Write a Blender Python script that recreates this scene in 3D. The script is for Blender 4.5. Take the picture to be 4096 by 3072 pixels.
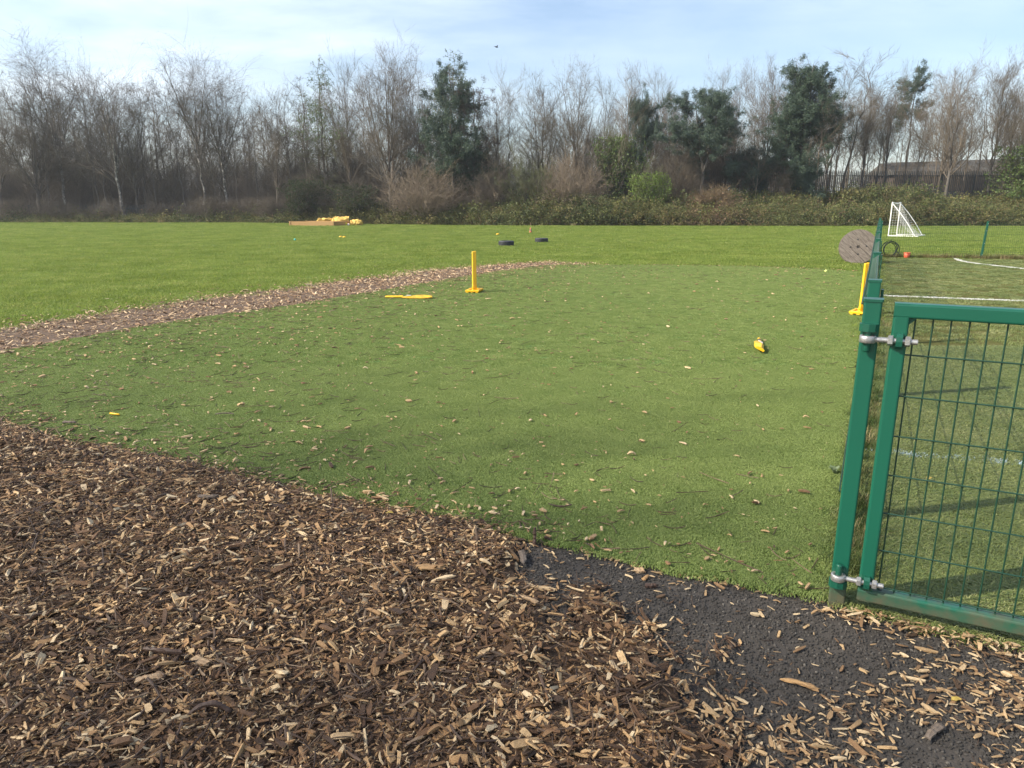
import bpy, bmesh, math, random
import numpy as np
from mathutils import Vector, Matrix, Euler, noise as mnoise

# ------------------------------------------------------------------ camera, sky, sun, exposure
S = bpy.context.scene
for o in list(bpy.data.objects): bpy.data.objects.remove(o)
C = S.collection
FPX, VH, CAMH = 2840.0, 824.0, 1.49            # focal length and horizon row in photo pixels, eye height
PITCH = math.atan((1536 - VH) / FPX)
cam = bpy.data.cameras.new('camera'); camo = bpy.data.objects.new('camera', cam); C.objects.link(camo)
cam.sensor_width = 36; cam.lens = FPX / 4096 * 36; cam.clip_start = .05; cam.clip_end = 3000
camo.location = (0, 0, CAMH); camo.rotation_euler = (math.pi / 2 - PITCH, 0, 0)
S.camera = camo
SUN_EL, SUN_SH = math.radians(38.5), math.radians(13)     # elevation; direction the shadows fall, from +x towards +y
sun = bpy.data.lights.new('sun', 'SUN'); suno = bpy.data.objects.new('sun', sun); C.objects.link(suno)
sun.energy = 5.0; sun.angle = math.radians(.55); sun.color = (1, .915, .77)
sd = Vector((math.cos(SUN_SH) * math.cos(SUN_EL), math.sin(SUN_SH) * math.cos(SUN_EL), -math.sin(SUN_EL)))
suno.rotation_euler = sd.to_track_quat('-Z', 'Y').to_euler()
suno.location = (-20, -5, 20)
W = bpy.data.worlds.new('World'); S.world = W; W.use_nodes = True
wn, wl = W.node_tree.nodes, W.node_tree.links
wn.clear()
def N(nodes, t, **kw):
    n = nodes.new(t)
    for k, v in kw.items(): setattr(n, k, v)
    return n
sky = N(wn, 'ShaderNodeTexSky', sky_type='NISHITA', sun_disc=False, sun_elevation=SUN_EL,
        sun_rotation=math.radians(270) - SUN_SH, air_density=1.0, dust_density=2.2, ozone_density=1.5, altitude=60)
bg = N(wn, 'ShaderNodeBackground'); bg.inputs[1].default_value = .145
wo = N(wn, 'ShaderNodeOutputWorld')
tc = N(wn, 'ShaderNodeTexCoord'); sep = N(wn, 'ShaderNodeSeparateXYZ')
wl.new(tc.outputs['Generated'], sep.inputs[0])
def M(nodes, links, op, a, b=None, c=None, clamp=False):
    n = nodes.new('ShaderNodeMath'); n.operation = op; n.use_clamp = clamp
    for i, v in enumerate((a, b, c)):
        if v is None: continue
        if isinstance(v, (int, float)): n.inputs[i].default_value = v
        else: links.new(v, n.inputs[i])
    return n.outputs[0]
zz = M(wn, wl, 'ADD', M(wn, wl, 'MAXIMUM', sep.outputs[2], 0.0), .16)
cmb = N(wn, 'ShaderNodeCombineXYZ')
wl.new(M(wn, wl, 'DIVIDE', sep.outputs[0], zz), cmb.inputs[0]); wl.new(M(wn, wl, 'DIVIDE', sep.outputs[1], zz), cmb.inputs[1])
nz = N(wn, 'ShaderNodeTexNoise'); nz.inputs['Scale'].default_value = 1.15; nz.inputs['Detail'].default_value = 9; nz.inputs['Roughness'].default_value = .58; nz.inputs['Distortion'].default_value = .15
mp = N(wn, 'ShaderNodeMapping'); mp.inputs['Location'].default_value = (1.7, .35, 0); mp.inputs['Scale'].default_value = (.75, 1.25, 1); mp.inputs['Rotation'].default_value = (0, 0, .35)
wl.new(cmb.outputs[0], mp.inputs[0]); wl.new(mp.outputs[0], nz.inputs['Vector'])
cr = N(wn, 'ShaderNodeValToRGB'); cr.color_ramp.elements[0].position = .36; cr.color_ramp.elements[1].position = .80
cr.color_ramp.elements[0].color = (.05,) * 3 + (1,); cr.color_ramp.elements[1].color = (.85,) * 3 + (1,)
wl.new(nz.outputs[0], cr.inputs[0])
nz2 = N(wn, 'ShaderNodeTexNoise'); nz2.inputs['Scale'].default_value = .33; nz2.inputs['Detail'].default_value = 2; mp2 = N(wn, 'ShaderNodeMapping'); mp2.inputs['Location'].default_value = (2.3, 1.1, 0)
wl.new(cmb.outputs[0], mp2.inputs[0]); wl.new(mp2.outputs[0], nz2.inputs['Vector'])
cov = M(wn, wl, 'MULTIPLY', M(wn, wl, 'SUBTRACT', nz2.outputs[0], .36, clamp=True), 4.0, clamp=True)
mix = N(wn, 'ShaderNodeMix', data_type='RGBA'); wl.new(M(wn, wl, 'MULTIPLY', cr.outputs[0], M(wn, wl, 'ADD', M(wn, wl, 'MULTIPLY', cov, .8), .2)), mix.inputs['Factor'])
wl.new(sky.outputs[0], mix.inputs['A']); mix.inputs['B'].default_value = (7.2, 7.6, 8.1, 1)
wl.new(mix.outputs['Result'], bg.inputs[0]); wl.new(bg.outputs[0], wo.inputs[0])
S.view_settings.view_transform = 'Standard'; S.view_settings.look = 'None'
S.view_settings.gamma = 1; S.view_settings.use_curve_mapping = False; S.view_settings.exposure = .68
HAZE = .0005
S.render.engine = 'CYCLES'
S.cycles.max_bounces = 6; S.cycles.diffuse_bounces = 3; S.cycles.glossy_bounces = 2; S.cycles.transmission_bounces = 3

def g(u, v, z=0.0):                              # photo pixel -> point on the level plane at height z
    x = (u - 2048) / FPX; y = -(v - 1536) / FPX
    dy = math.cos(PITCH) + y * math.sin(PITCH); dz = -math.sin(PITCH) + y * math.cos(PITCH)
    t = (z - CAMH) / dz
    return Vector((x * t, dy * t, z))
def at(u, v, Y):                                 # photo pixel -> point at a known distance Y
    x = (u - 2048) / FPX; y = -(v - 1536) / FPX
    dy = math.cos(PITCH) + y * math.sin(PITCH); dz = -math.sin(PITCH) + y * math.cos(PITCH)
    t = Y / dy
    return Vector((x * t, Y, CAMH + dz * t))

# ------------------------------------------------------------------ materials
def ramp(nodes, stops):
    r = nodes.new('ShaderNodeValToRGB'); e = r.color_ramp.elements
    while len(e) < len(stops): e.new(.5)
    for i, (p, c) in enumerate(stops): e[i].position = p; e[i].color = (*c, 1)
    return r
def mat(name, col, rough=.7, var=None, vscale=4, bump=0, bscale=60, metal=0, trans=0, inst=None, stretch=None, spec=.5, coords='Object', detail=5, bdist=.01):
    """col base colour; var second colour mixed in by noise; inst: ramp stops picked by per-object random; trans: translucent share"""
    m = bpy.data.materials.new(name); m.use_nodes = True
    n, l = m.node_tree.nodes, m.node_tree.links
    p = n['Principled BSDF']; out = n['Material Output']
    p.inputs['Roughness'].default_value = rough; p.inputs['Metallic'].default_value = metal; p.inputs['Specular IOR Level'].default_value = spec
    p.inputs['Base Color'].default_value = (*col, 1)
    co = n.new('ShaderNodeTexCoord'); src = co.outputs[coords]
    if coords == 'World':
        pass
    if stretch:
        mp_ = n.new('ShaderNodeMapping'); mp_.inputs['Scale'].default_value = stretch; l.new(src, mp_.inputs[0]); src = mp_.outputs[0]
    c = None
    if inst:
        oi = n.new('ShaderNodeObjectInfo'); r = ramp(n, inst); l.new(oi.outputs['Random'], r.inputs[0]); c = r.outputs[0]
    if var:
        nt = n.new('ShaderNodeTexNoise'); nt.inputs['Scale'].default_value = vscale; nt.inputs['Detail'].default_value = detail; l.new(src, nt.inputs['Vector'])
        rr = ramp(n, [(.35, (0, 0, 0)), (.65, (1, 1, 1))]); l.new(nt.outputs[0], rr.inputs[0])
        mx = n.new('ShaderNodeMix'); mx.data_type = 'RGBA'; l.new(rr.outputs[0], mx.inputs['Factor'])
        if c is not None:
            mx.blend_type = 'MULTIPLY'; l.new(c, mx.inputs['A'])
        else: mx.inputs['A'].default_value = (*col, 1)
        mx.inputs['B'].default_value = (*var, 1); c = mx.outputs['Result']
    if c is not None: l.new(c, p.inputs['Base Color'])
    if bump:
        bt = n.new('ShaderNodeTexNoise'); bt.inputs['Scale'].default_value = bscale; bt.inputs['Detail'].default_value = 4; l.new(src, bt.inputs['Vector'])
        b = n.new('ShaderNodeBump'); b.inputs['Strength'].default_value = bump; b.inputs['Distance'].default_value = bdist; l.new(bt.outputs[0], b.inputs['Height']); l.new(b.outputs[0], p.inputs['Normal'])
    if trans:
        t = n.new('ShaderNodeBsdfTranslucent'); t.inputs[0].default_value = (*col, 1)
        if c is not None: l.new(c, t.inputs[0])
        ms = n.new('ShaderNodeMixShader'); ms.inputs[0].default_value = trans
        l.new(p.outputs[0], ms.inputs[1]); l.new(t.outputs[0], ms.inputs[2]); l.new(ms.outputs[0], out.inputs[0])
    return m

MT = {}
def grass_mat(name, stops, big, bigscale, trans=.3, rough=.55):
    """blade colour by per-instance random, tinted by broad patches over the ground"""
    m = bpy.data.materials.new(name); m.use_nodes = True
    n, l = m.node_tree.nodes, m.node_tree.links
    p = n['Principled BSDF']; out = n['Material Output']; p.inputs['Roughness'].default_value = rough; p.inputs['Specular IOR Level'].default_value = .25
    oi = n.new('ShaderNodeObjectInfo'); r = ramp(n, stops); l.new(oi.outputs['Random'], r.inputs[0])
    ge = n.new('ShaderNodeNewGeometry'); nt = n.new('ShaderNodeTexNoise'); nt.inputs['Scale'].default_value = bigscale; nt.inputs['Detail'].default_value = 6; nt.inputs['Roughness'].default_value = .65
    l.new(ge.outputs['Position'], nt.inputs['Vector'])
    rr = ramp(n, [(.38, (0, 0, 0)), (.62, (1, 1, 1))]); l.new(nt.outputs[0], rr.inputs[0])
    mx = n.new('ShaderNodeMix'); mx.data_type = 'RGBA'; mx.blend_type = 'MULTIPLY'; l.new(rr.outputs[0], mx.inputs['Factor']); l.new(r.outputs[0], mx.inputs['A']); mx.inputs['B'].default_value = (*big, 1)
    l.new(mx.outputs['Result'], p.inputs['Base Color'])
    t = n.new('ShaderNodeBsdfTranslucent'); l.new(mx.outputs['Result'], t.inputs[0])
    ms = n.new('ShaderNodeMixShader'); ms.inputs[0].default_value = trans
    l.new(p.outputs[0], ms.inputs[1]); l.new(t.outputs[0], ms.inputs[2]); l.new(ms.outputs[0], out.inputs[0])
    return m
MT['lawn'] = grass_mat('lawn_blades', [(0, (.15, .22, .045)), (.4, (.22, .295, .06)), (.8, (.28, .35, .075)), (1, (.37, .38, .12))], (.80, .82, .68), .55, .45)
MT['turf'] = grass_mat('synthetic_turf', [(0, (.175, .24, .066)), (.5, (.225, .29, .083)), (1, (.30, .355, .12))], (.93, .96, .95), .5, .3, .5)
MT['pitch'] = grass_mat('pitch_blades', [(0, (.125, .165, .05)), (.4, (.19, .235, .072)), (.8, (.275, .305, .105)), (1, (.38, .38, .17))], (.88, .93, .9), .8, .3, .4)
MT['white_turf'] = mat('white_turf', (.72, .72, .68), .6, trans=.2)
MT['blue_turf'] = mat('pale_blue_turf', (.45, .58, .66), .6, trans=.2)
MT['rough_grass'] = grass_mat('rough_grass', [(0, (.05, .09, .02)), (.5, (.10, .13, .035)), (.8, (.22, .19, .08)), (1, (.32, .26, .13))], (.9, .9, .9), 1.2, .3)
MT['straw'] = grass_mat('straw_grass', [(0, (.07, .10, .025)), (.4, (.18, .16, .06)), (1, (.38, .30, .16))], (.9, .9, .9), 1.2, .3)
def ground_mat():
    m = bpy.data.materials.new('field_soil_and_grass'); m.use_nodes = True
    n, l = m.node_tree.nodes, m.node_tree.links; p = n['Principled BSDF']; p.inputs['Roughness'].default_value = .95
    ge = n.new('ShaderNodeNewGeometry'); sp = n.new('ShaderNodeSeparateXYZ'); l.new(ge.outputs['Position'], sp.inputs[0])
    nt = n.new('ShaderNodeTexNoise'); nt.inputs['Scale'].default_value = .6; nt.inputs['Detail'].default_value = 8; l.new(ge.outputs['Position'], nt.inputs['Vector'])
    r = ramp(n, [(.3, (.06, .09, .016)), (.7, (.10, .135, .024))]); l.new(nt.outputs[0], r.inputs[0])
    # woodland floor beyond the hedge line: leaf litter
    k = M(n, l, 'SUBTRACT', sp.outputs[1], M(n, l, 'ADD', 56.2, M(n, l, 'MULTIPLY', M(n, l, 'MINIMUM', M(n, l, 'MAXIMUM', M(n, l, 'MULTIPLY', M(n, l, 'ADD', sp.outputs[0], -1.0), -1.0), 0.0), 25.0), .42)))
    kk = M(n, l, 'MULTIPLY', M(n, l, 'ADD', k, M(n, l, 'MULTIPLY', nt.outputs[0], .8)), 1.2, clamp=True)
    mx = n.new('ShaderNodeMix'); mx.data_type = 'RGBA'; l.new(kk, mx.inputs['Factor']); l.new(r.outputs[0], mx.inputs['A']); mx.inputs['B'].default_value = (.045, .036, .022, 1)
    l.new(mx.outputs['Result'], p.inputs['Base Color'])
    return m
MT['ground'] = ground_mat()
MT['turf_base'] = mat('turf_backing', (.08, .13, .04), 1, (.10, .15, .05), 3, spec=.0)
MT['pitch_base'] = mat('pitch_infill', (.08, .08, .03), 1, (.10, .10, .04), 6, spec=0)
MT['asphalt'] = mat('asphalt_binder', (.034, .029, .024), .9, (.06, .051, .042), 5, .6, 150)
MT['stone'] = mat('black_chippings', (.05, .05, .05), .75, inst=[(0, (.028, .0245, .020)), (.7, (.052, .046, .039)), (.96, (.085, .076, .065)), (1, (.17, .15, .125))], var=(.8, .8, .8), vscale=3, bump=.4, bscale=8)
MT['mulch'] = mat('mulch_underlayer', (.050, .028, .014), .95, (.12, .070, .036), 30, .9, 90)
MT['bark_base'] = mat('bark_underlayer', (.12, .075, .045), .95, (.06, .037, .022), 14, .9, 50)
CH = [(0, (.052, .027, .012)), (.22, (.125, .066, .030)), (.44, (.25, .14, .064)), (.64, (.44, .27, .125)), (.82, (.70, .49, .255)), (1, (.85, .70, .46))]
MT['chip'] = mat('wood_chip', (.2, .13, .07), .75, var=(.60, .53, .45), vscale=9, inst=CH, stretch=(.6, 5, 5), bump=.5, bscale=14, coords='Object')
def damp(m):
    n, l = m.node_tree.nodes, m.node_tree.links; p = n['Principled BSDF']; src = p.inputs['Base Color'].links[0].from_socket
    ge = n.new('ShaderNodeNewGeometry'); nt = n.new('ShaderNodeTexNoise'); nt.inputs['Scale'].default_value = 2.6; nt.inputs['Detail'].default_value = 5; l.new(ge.outputs['Position'], nt.inputs['Vector'])
    r = ramp(n, [(.40, (.50, .44, .38)), (.58, (1, 1, 1))]); l.new(nt.outputs[0], r.inputs[0]); mx = n.new('ShaderNodeMix'); mx.data_type = 'RGBA'; mx.blend_type = 'MULTIPLY'; mx.inputs['Factor'].default_value = .35
    l.new(src, mx.inputs['A']); l.new(r.outputs[0], mx.inputs['B']); l.new(mx.outputs['Result'], p.inputs['Base Color'])
damp(MT['chip'])
MT['chip_pale'] = mat('fresh_wood_chip', (.2, .13, .07), .75, var=(.66, .6, .53), vscale=9, inst=[(0, (.08, .045, .022)), (.25, (.30, .18, .085)), (.6, (.54, .37, .19)), (1, (.72, .57, .36))], stretch=(.6, 5, 5), bump=.5, bscale=14)
MT['chip_far'] = mat('weathered_chip', (.2, .13, .09), .8, inst=[(0, (.14, .080, .042)), (.4, (.30, .19, .105)), (.75, (.48, .335, .20)), (1, (.68, .53, .34))])
MT['stick'] = mat('brown_twig', (.08, .045, .026), .7, var=(.6, .6, .6), vscale=8, inst=[(0, (.04, .022, .013)), (.6, (.10, .058, .034)), (1, (.22, .15, .09))], stretch=(.5, 4, 4))
MT['green'] = mat('green_powder_coat', (.006, .072, .044), .36, (.010, .088, .055), 9, .06, 260, spec=.5, detail=10)
def post_mat():
    m = mat('green_coat_with_grime', (.007, .078, .048), .35, spec=.5)
    n, l = m.node_tree.nodes, m.node_tree.links; p = n['Principled BSDF']
    ge = n.new('ShaderNodeNewGeometry'); sp = n.new('ShaderNodeSeparateXYZ'); l.new(ge.outputs['Position'], sp.inputs[0])
    nt = n.new('ShaderNodeTexNoise'); nt.inputs['Scale'].default_value = 16; nt.inputs['Detail'].default_value = 9; nt.inputs['Roughness'].default_value = .7; l.new(ge.outputs['Position'], nt.inputs['Vector'])
    h = M(n, l, 'SUBTRACT', 1.0, M(n, l, 'DIVIDE', sp.outputs[2], .30), clamp=True)
    f = M(n, l, 'MULTIPLY', M(n, l, 'SUBTRACT', M(n, l, 'ADD', h, nt.outputs[0]), 1.02, clamp=True), 2.4, clamp=True)
    mx = n.new('ShaderNodeMix'); mx.data_type = 'RGBA'; l.new(f, mx.inputs['Factor']); mx.inputs['A'].default_value = (.008, .095, .058, 1); mx.inputs['B'].default_value = (.075, .075, .042, 1)
    l.new(mx.outputs['Result'], p.inputs['Base Color']); l.new(M(n, l, 'ADD', .33, M(n, l, 'MULTIPLY', f, .45)), p.inputs['Roughness'])
    return m
MT['green_dirty'] = post_mat()
MT['wire'] = mat('green_wire', (.008, .042, .024), .45)
MT['steel'] = mat('galvanised_steel', (.50, .49, .47), .42, (.36, .355, .35), 60, .15, 200, metal=.75)
MT['yellow'] = mat('yellow_plastic', (.80, .47, .008), .42, (.76, .42, .008), 5)
MT['scuff'] = mat('scuffed_yellow_plastic', (.80, .47, .02), .55, (.42, .26, .03), 11, detail=9)
MT['tape'] = mat('pale_tape', (.6, .58, .5), .6)
MT['rubber'] = mat('tyre_rubber', (.018, .02, .024), .62, (.03, .033, .038), 8, .2, 60)
MT['black'] = mat('black_grip', (.012, .012, .013), .6)
MT['orange'] = mat('faded_orange_plastic', (.62, .10, .045), .5, (.7, .16, .08), 9)
MT['cone'] = mat('weathered_cone_plastic', (.45, .14, .05), .6, (.30, .10, .05), 6)
MT['pitwood'] = mat('new_softwood_board', (.42, .26, .10), .7, (.34, .19, .07), 6, .2, 30, stretch=(1, 8, 8))
MT['greywood'] = mat('weathered_grey_timber', (.23, .195, .165), .85, (.10, .082, .068), 7, .5, 26, stretch=(1.2, 12, 12))
MT['bag'] = mat('yellow_woven_bag', (.72, .50, .13), .7, (.60, .38, .08), 5, .3, 40)
MT['sand'] = mat('play_sand', (.45, .34, .2), .95)
MT['lime'] = mat('lime_plastic', (.45, .62, .06), .4)
MT['tennis'] = mat('tennis_felt', (.52, .60, .18), .95)
MT['whitepl'] = mat('white_plastic', (.78, .77, .74), .45)
MT['net'] = mat('white_net', (.70, .70, .68), .7)
MT['teal'] = mat('teal_plastic', (.05, .42, .36), .5)
MT['hose'] = mat('dark_hose', (.012, .018, .018), .5)
MT['palisade'] = mat('dark_palisade_steel', (.030, .036, .036), .6, (.045, .05, .05), 3)
MT['roof'] = mat('brown_concrete_tiles', (.10, .095, .082), .85, (.08, .075, .065), 1.5, .5, 6)
MT['wall'] = mat('brick_wall', (.13, .10, .08), .9, (.10, .075, .06), 2, .3, 12)
MT['leaf_y'] = mat('yellow_leaf', (.55, .42, .10), .6, (.42, .28, .07), 30, trans=.3)
MT['weed'] = mat('grey_green_leaf', (.16, .21, .11), .6, trans=.25)
MT['bird'] = mat('dark_feathers', (.03, .03, .035), .7)
MT['bark'] = mat('dark_bark', (.085, .072, .060), .9, (.14, .12, .10), 5, .4, 20, stretch=(3, 3, .6))
MT['bark2'] = mat('grey_bark', (.13, .115, .098), .9, (.08, .07, .06), 5, .4, 20, stretch=(3, 3, .6))
def birch():
    m = mat('birch_bark', (.5, .47, .42), .75)
    n, l = m.node_tree.nodes, m.node_tree.links; p = n['Principled BSDF']
    tcn = n.new('ShaderNodeTexCoord'); mpn = n.new('ShaderNodeMapping'); mpn.inputs['Scale'].default_value = (2.2, 2.2, 1.3); l.new(tcn.outputs['Object'], mpn.inputs[0])
    nt = n.new('ShaderNodeTexNoise'); nt.inputs['Scale'].default_value = 1.6; nt.inputs['Detail'].default_value = 9; nt.inputs['Roughness'].default_value = .7; l.new(mpn.outputs[0], nt.inputs['Vector'])
    r = ramp(n, [(.40, (.055, .046, .04)), (.52, (.17, .155, .135)), (.60, (.50, .46, .40))]); l.new(nt.outputs[0], r.inputs[0]); l.new(r.outputs[0], p.inputs['Base Color'])
    return m
MT['birch'] = birch()
MT['twig_b'] = mat('birch_twigs', (.120, .097, .074), .85)
MT['twig_g'] = mat('grey_brown_twigs', (.145, .117, .085), .85)
MT['twig_d'] = mat('dark_twigs', (.090, .073, .053), .85)
MT['twig_p'] = mat('pale_twigs', (.18, .147, .108), .85)
MT['twig_bush'] = mat('bush_twigs', (.215, .165, .115), .85)
MT['twig_o'] = mat('olive_twigs', (.115, .115, .055), .85)
MT['twig_r'] = mat('russet_twigs', (.165, .115, .062), .85)
MT['needle'] = mat('pine_needles', (.034, .062, .036), .6, (.052, .088, .050), .8, trans=.12)
MT['needle2'] = mat('blue_green_needles', (.045, .075, .050), .6, (.066, .102, .068), .8, trans=.12)
MT['larch'] = mat('fresh_larch_needles', (.12, .17, .07), .6, trans=.3)
MT['deadneedle'] = mat('brown_dead_needles', (.11, .075, .055), .8, (.075, .055, .042), 2)
MT['ivy'] = mat('ivy_leaves', (.032, .05, .02), .75, (.045, .068, .026), 1.5, trans=.2, spec=.1)
MT['spring'] = mat('bright_spring_leaves', (.16, .24, .03), .6, (.12, .19, .03), 2, trans=.35)
MT['olive'] = mat('olive_spring_leaves', (.115, .165, .035), .6, (.08, .13, .03), 2, trans=.3)
MT['bramble'] = grass_mat('bramble_leaves', [(0, (.045, .062, .024)), (.45, (.09, .115, .04)), (.8, (.15, .17, .06)), (1, (.22, .20, .09))], (1.12, .98, .85), .16, .25, .6)
MT['brown_leaf'] = mat('dry_bramble', (.17, .11, .06), .8, trans=.2)

# ------------------------------------------------------------------ mesh helpers
class MB:
    def __init__(s): s.v = []; s.f = []; s.sm = []
    def add(s, vs, fs, smooth=False):
        b = len(s.v); s.v += [tuple(v) for v in vs]; s.f += [tuple(i + b for i in f) for f in fs]; s.sm += [smooth] * len(fs); return s
    def box(s, c, d, rot=None, taper=1.0):
        x, y, z = d[0] / 2, d[1] / 2, d[2] / 2
        vs = [Vector((sx * x * (taper if sz > 0 else 1), sy * y * (taper if sz > 0 else 1), sz * z)) for sz in (-1, 1) for sx, sy in ((-1, -1), (1, -1), (1, 1), (-1, 1))]
        if rot is not None:
            R = rot if isinstance(rot, Matrix) else Matrix.Rotation(rot, 3, 'Z'); vs = [R @ v for v in vs]
        vs = [v + Vector(c) for v in vs]
        return s.add(vs, [(3, 2, 1, 0), (4, 5, 6, 7), (0, 1, 5, 4), (1, 2, 6, 5), (2, 3, 7, 6), (3, 0, 4, 7)])
    def rbox(s, a, b, w, h, r=.006, up=(0, 0, 1)):
        """tube of rounded rectangular section from a to b"""
        a, b = Vector(a), Vector(b); t = (b - a).normalized(); up = Vector(up)
        sx = t.cross(up).normalized(); sy = sx.cross(t).normalized()
        prof = []
        for cx, cy, a0 in ((1, 1, 0), (-1, 1, 90), (-1, -1, 180), (1, -1, 270)):
            for k in range(4):
                an = math.radians(a0 + k * 30); prof.append(((w / 2 - r) * cx + r * math.cos(an), (h / 2 - r) * cy + r * math.sin(an)))
        n = len(prof); vs = [a + sx * p + sy * q for p, q in prof] + [b + sx * p + sy * q for p, q in prof]
        fs = [(i, (i + 1) % n, n + (i + 1) % n, n + i) for i in range(n)]
        s.add(vs, fs, False); s.add(vs[:n], [tuple(range(n))[::-1]]); s.add(vs[n:], [tuple(range(n))]); return s
    def tube(s, pts, r, n=8, caps=True):
        pts = [Vector(p) for p in pts]; m = len(pts)
        if not hasattr(r, '__len__'): r = [r] * m
        vs = []; t0 = (pts[1] - pts[0]).normalized()
        ref = Vector((0, 0, 1)) if abs(t0.z) < .9 else Vector((1, 0, 0)); u = t0.cross(ref).normalized()
        for i, p in enumerate(pts):
            t = (pts[min(i + 1, m - 1)] - pts[max(i - 1, 0)]).normalized()
            u = (u - t * u.dot(t)).normalized(); w = t.cross(u)
            vs += [p + (u * math.cos(2 * math.pi * k / n) + w * math.sin(2 * math.pi * k / n)) * r[i] for k in range(n)]
        fs = [(i * n + k, i * n + (k + 1) % n, (i + 1) * n + (k + 1) % n, (i + 1) * n + k) for i in range(m - 1) for k in range(n)]
        s.add(vs, fs, True)
        if caps: s.add(vs[:n], [tuple(range(n))[::-1]]); s.add(vs[-n:], [tuple(range(n))])
        return s
    def lathe(s, prof, n=24, c=(0, 0, 0), mtx=None, smooth=True, close=False):
        vs = [Vector((r * math.cos(2 * math.pi * k / n), r * math.sin(2 * math.pi * k / n), z)) for r, z in prof for k in range(n)]
        if mtx is not None: vs = [mtx @ v for v in vs]
        vs = [v + Vector(c) for v in vs]; m = len(prof)
        fs = [(i * n + k, i * n + (k + 1) % n, ((i + 1) % m) * n + (k + 1) % n, ((i + 1) % m) * n + k) for i in range(m if close else m - 1) for k in range(n)]
        return s.add(vs, fs, smooth)
    def prism(s, poly, z0, z1, mtx=None, c=(0, 0, 0)):
        n = len(poly); vs = [Vector((x, y, z)) for z in (z0, z1) for x, y in poly]
        if mtx is not None: vs = [mtx @ v for v in vs]
        vs = [v + Vector(c) for v in vs]
        return s.add(vs, [tuple(range(n))[::-1], tuple(range(n, 2 * n))] + [(i, (i + 1) % n, n + (i + 1) % n, n + i) for i in range(n)])
    def mesh(s, name, m):
        me = bpy.data.meshes.new(name); me.from_pydata(s.v, [], s.f); me.update()
        me.polygons.foreach_set('use_smooth', s.sm)
        if m is not None: me.materials.append(MT[m] if isinstance(m, str) else m)
        return me
    def build(s, name, m, parent=None, **kw): return link(name, s.mesh(name, m), parent, **kw)
def link(name, me, parent=None, loc=None, rot=None, kind=None):
    o = bpy.data.objects.new(name, me); C.objects.link(o)
    if parent is not None: o.parent = parent
    if loc is not None: o.location = loc
    if rot is not None: o.rotation_euler = rot
    if kind: o['kind'] = kind
    return o
def tag(o, label, cat, group=None):
    o['label'] = label; o['category'] = cat
    if group: o['group'] = group
    return o
def thing(name, label, cat, loc=(0, 0, 0), rotz=0, group=None):
    o = bpy.data.objects.new(name, None); C.objects.link(o); o.location = loc
    o.rotation_euler = rotz if hasattr(rotz, '__len__') else (0, 0, rotz); o.empty_display_size = .2
    return tag(o, label, cat, group)
def npmesh(name, V, F, m, smooth=False):
    """V (n,3), F (m,k) arrays -> mesh"""
    me = bpy.data.meshes.new(name); V = np.asarray(V, np.float32); F = np.asarray(F, np.int32); k = F.shape[1]
    me.vertices.add(len(V)); me.vertices.foreach_set('co', V.ravel()); me.loops.add(F.size); me.loops.foreach_set('vertex_index', F.ravel())
    me.polygons.add(len(F)); me.polygons.foreach_set('loop_start', np.arange(0, F.size, k, dtype=np.int32))
    me.polygons.foreach_set('use_smooth', np.full(len(F), smooth)); me.update(calc_edges=True); me.validate()
    if m: me.materials.append(MT[m])
    return me
def inpoly(x, y, poly):
    c = np.zeros(x.shape, bool); n = len(poly)
    for i in range(n):
        x1, y1 = poly[i][:2]; x2, y2 = poly[(i + 1) % n][:2]
        if y1 == y2: continue
        c ^= ((y1 > y) != (y2 > y)) & (x < (x2 - x1) * (y - y1) / (y2 - y1) + x1)
    return c
def sheet(name, poly, z, m, kind='structure'):
    me = bpy.data.meshes.new(name); me.from_pydata([(p[0], p[1], z) for p in poly], [], [tuple(range(len(poly)))]); me.update(); me.materials.append(MT[m])
    o = link(name, me, kind=kind); return o
def segdist(x, y, line):
    d = np.full(x.shape, 1e9)
    for (x1, y1), (x2, y2) in zip(line[:-1], line[1:]):
        dx, dy = x2 - x1, y2 - y1; t = np.clip(((x - x1) * dx + (y - y1) * dy) / (dx * dx + dy * dy), 0, 1)
        d = np.minimum(d, np.hypot(x - x1 - t * dx, y - y1 - t * dy))
    return d
_pg = np.random.default_rng(77).random((64, 64))
def vnoise(x, y, s):                                # cheap smooth value noise, 0..1
    x = np.asarray(x) * s + 1000.37; y = np.asarray(y) * s + 1000.71
    xi = np.floor(x).astype(int); yi = np.floor(y).astype(int); fx = x - xi; fy = y - yi
    fx = fx * fx * (3 - 2 * fx); fy = fy * fy * (3 - 2 * fy); P = lambda a, b: _pg[a % 64, b % 64]
    return (P(xi, yi) * (1 - fx) + P(xi + 1, yi) * fx) * (1 - fy) + (P(xi, yi + 1) * (1 - fx) + P(xi + 1, yi + 1) * fx) * fy

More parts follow.
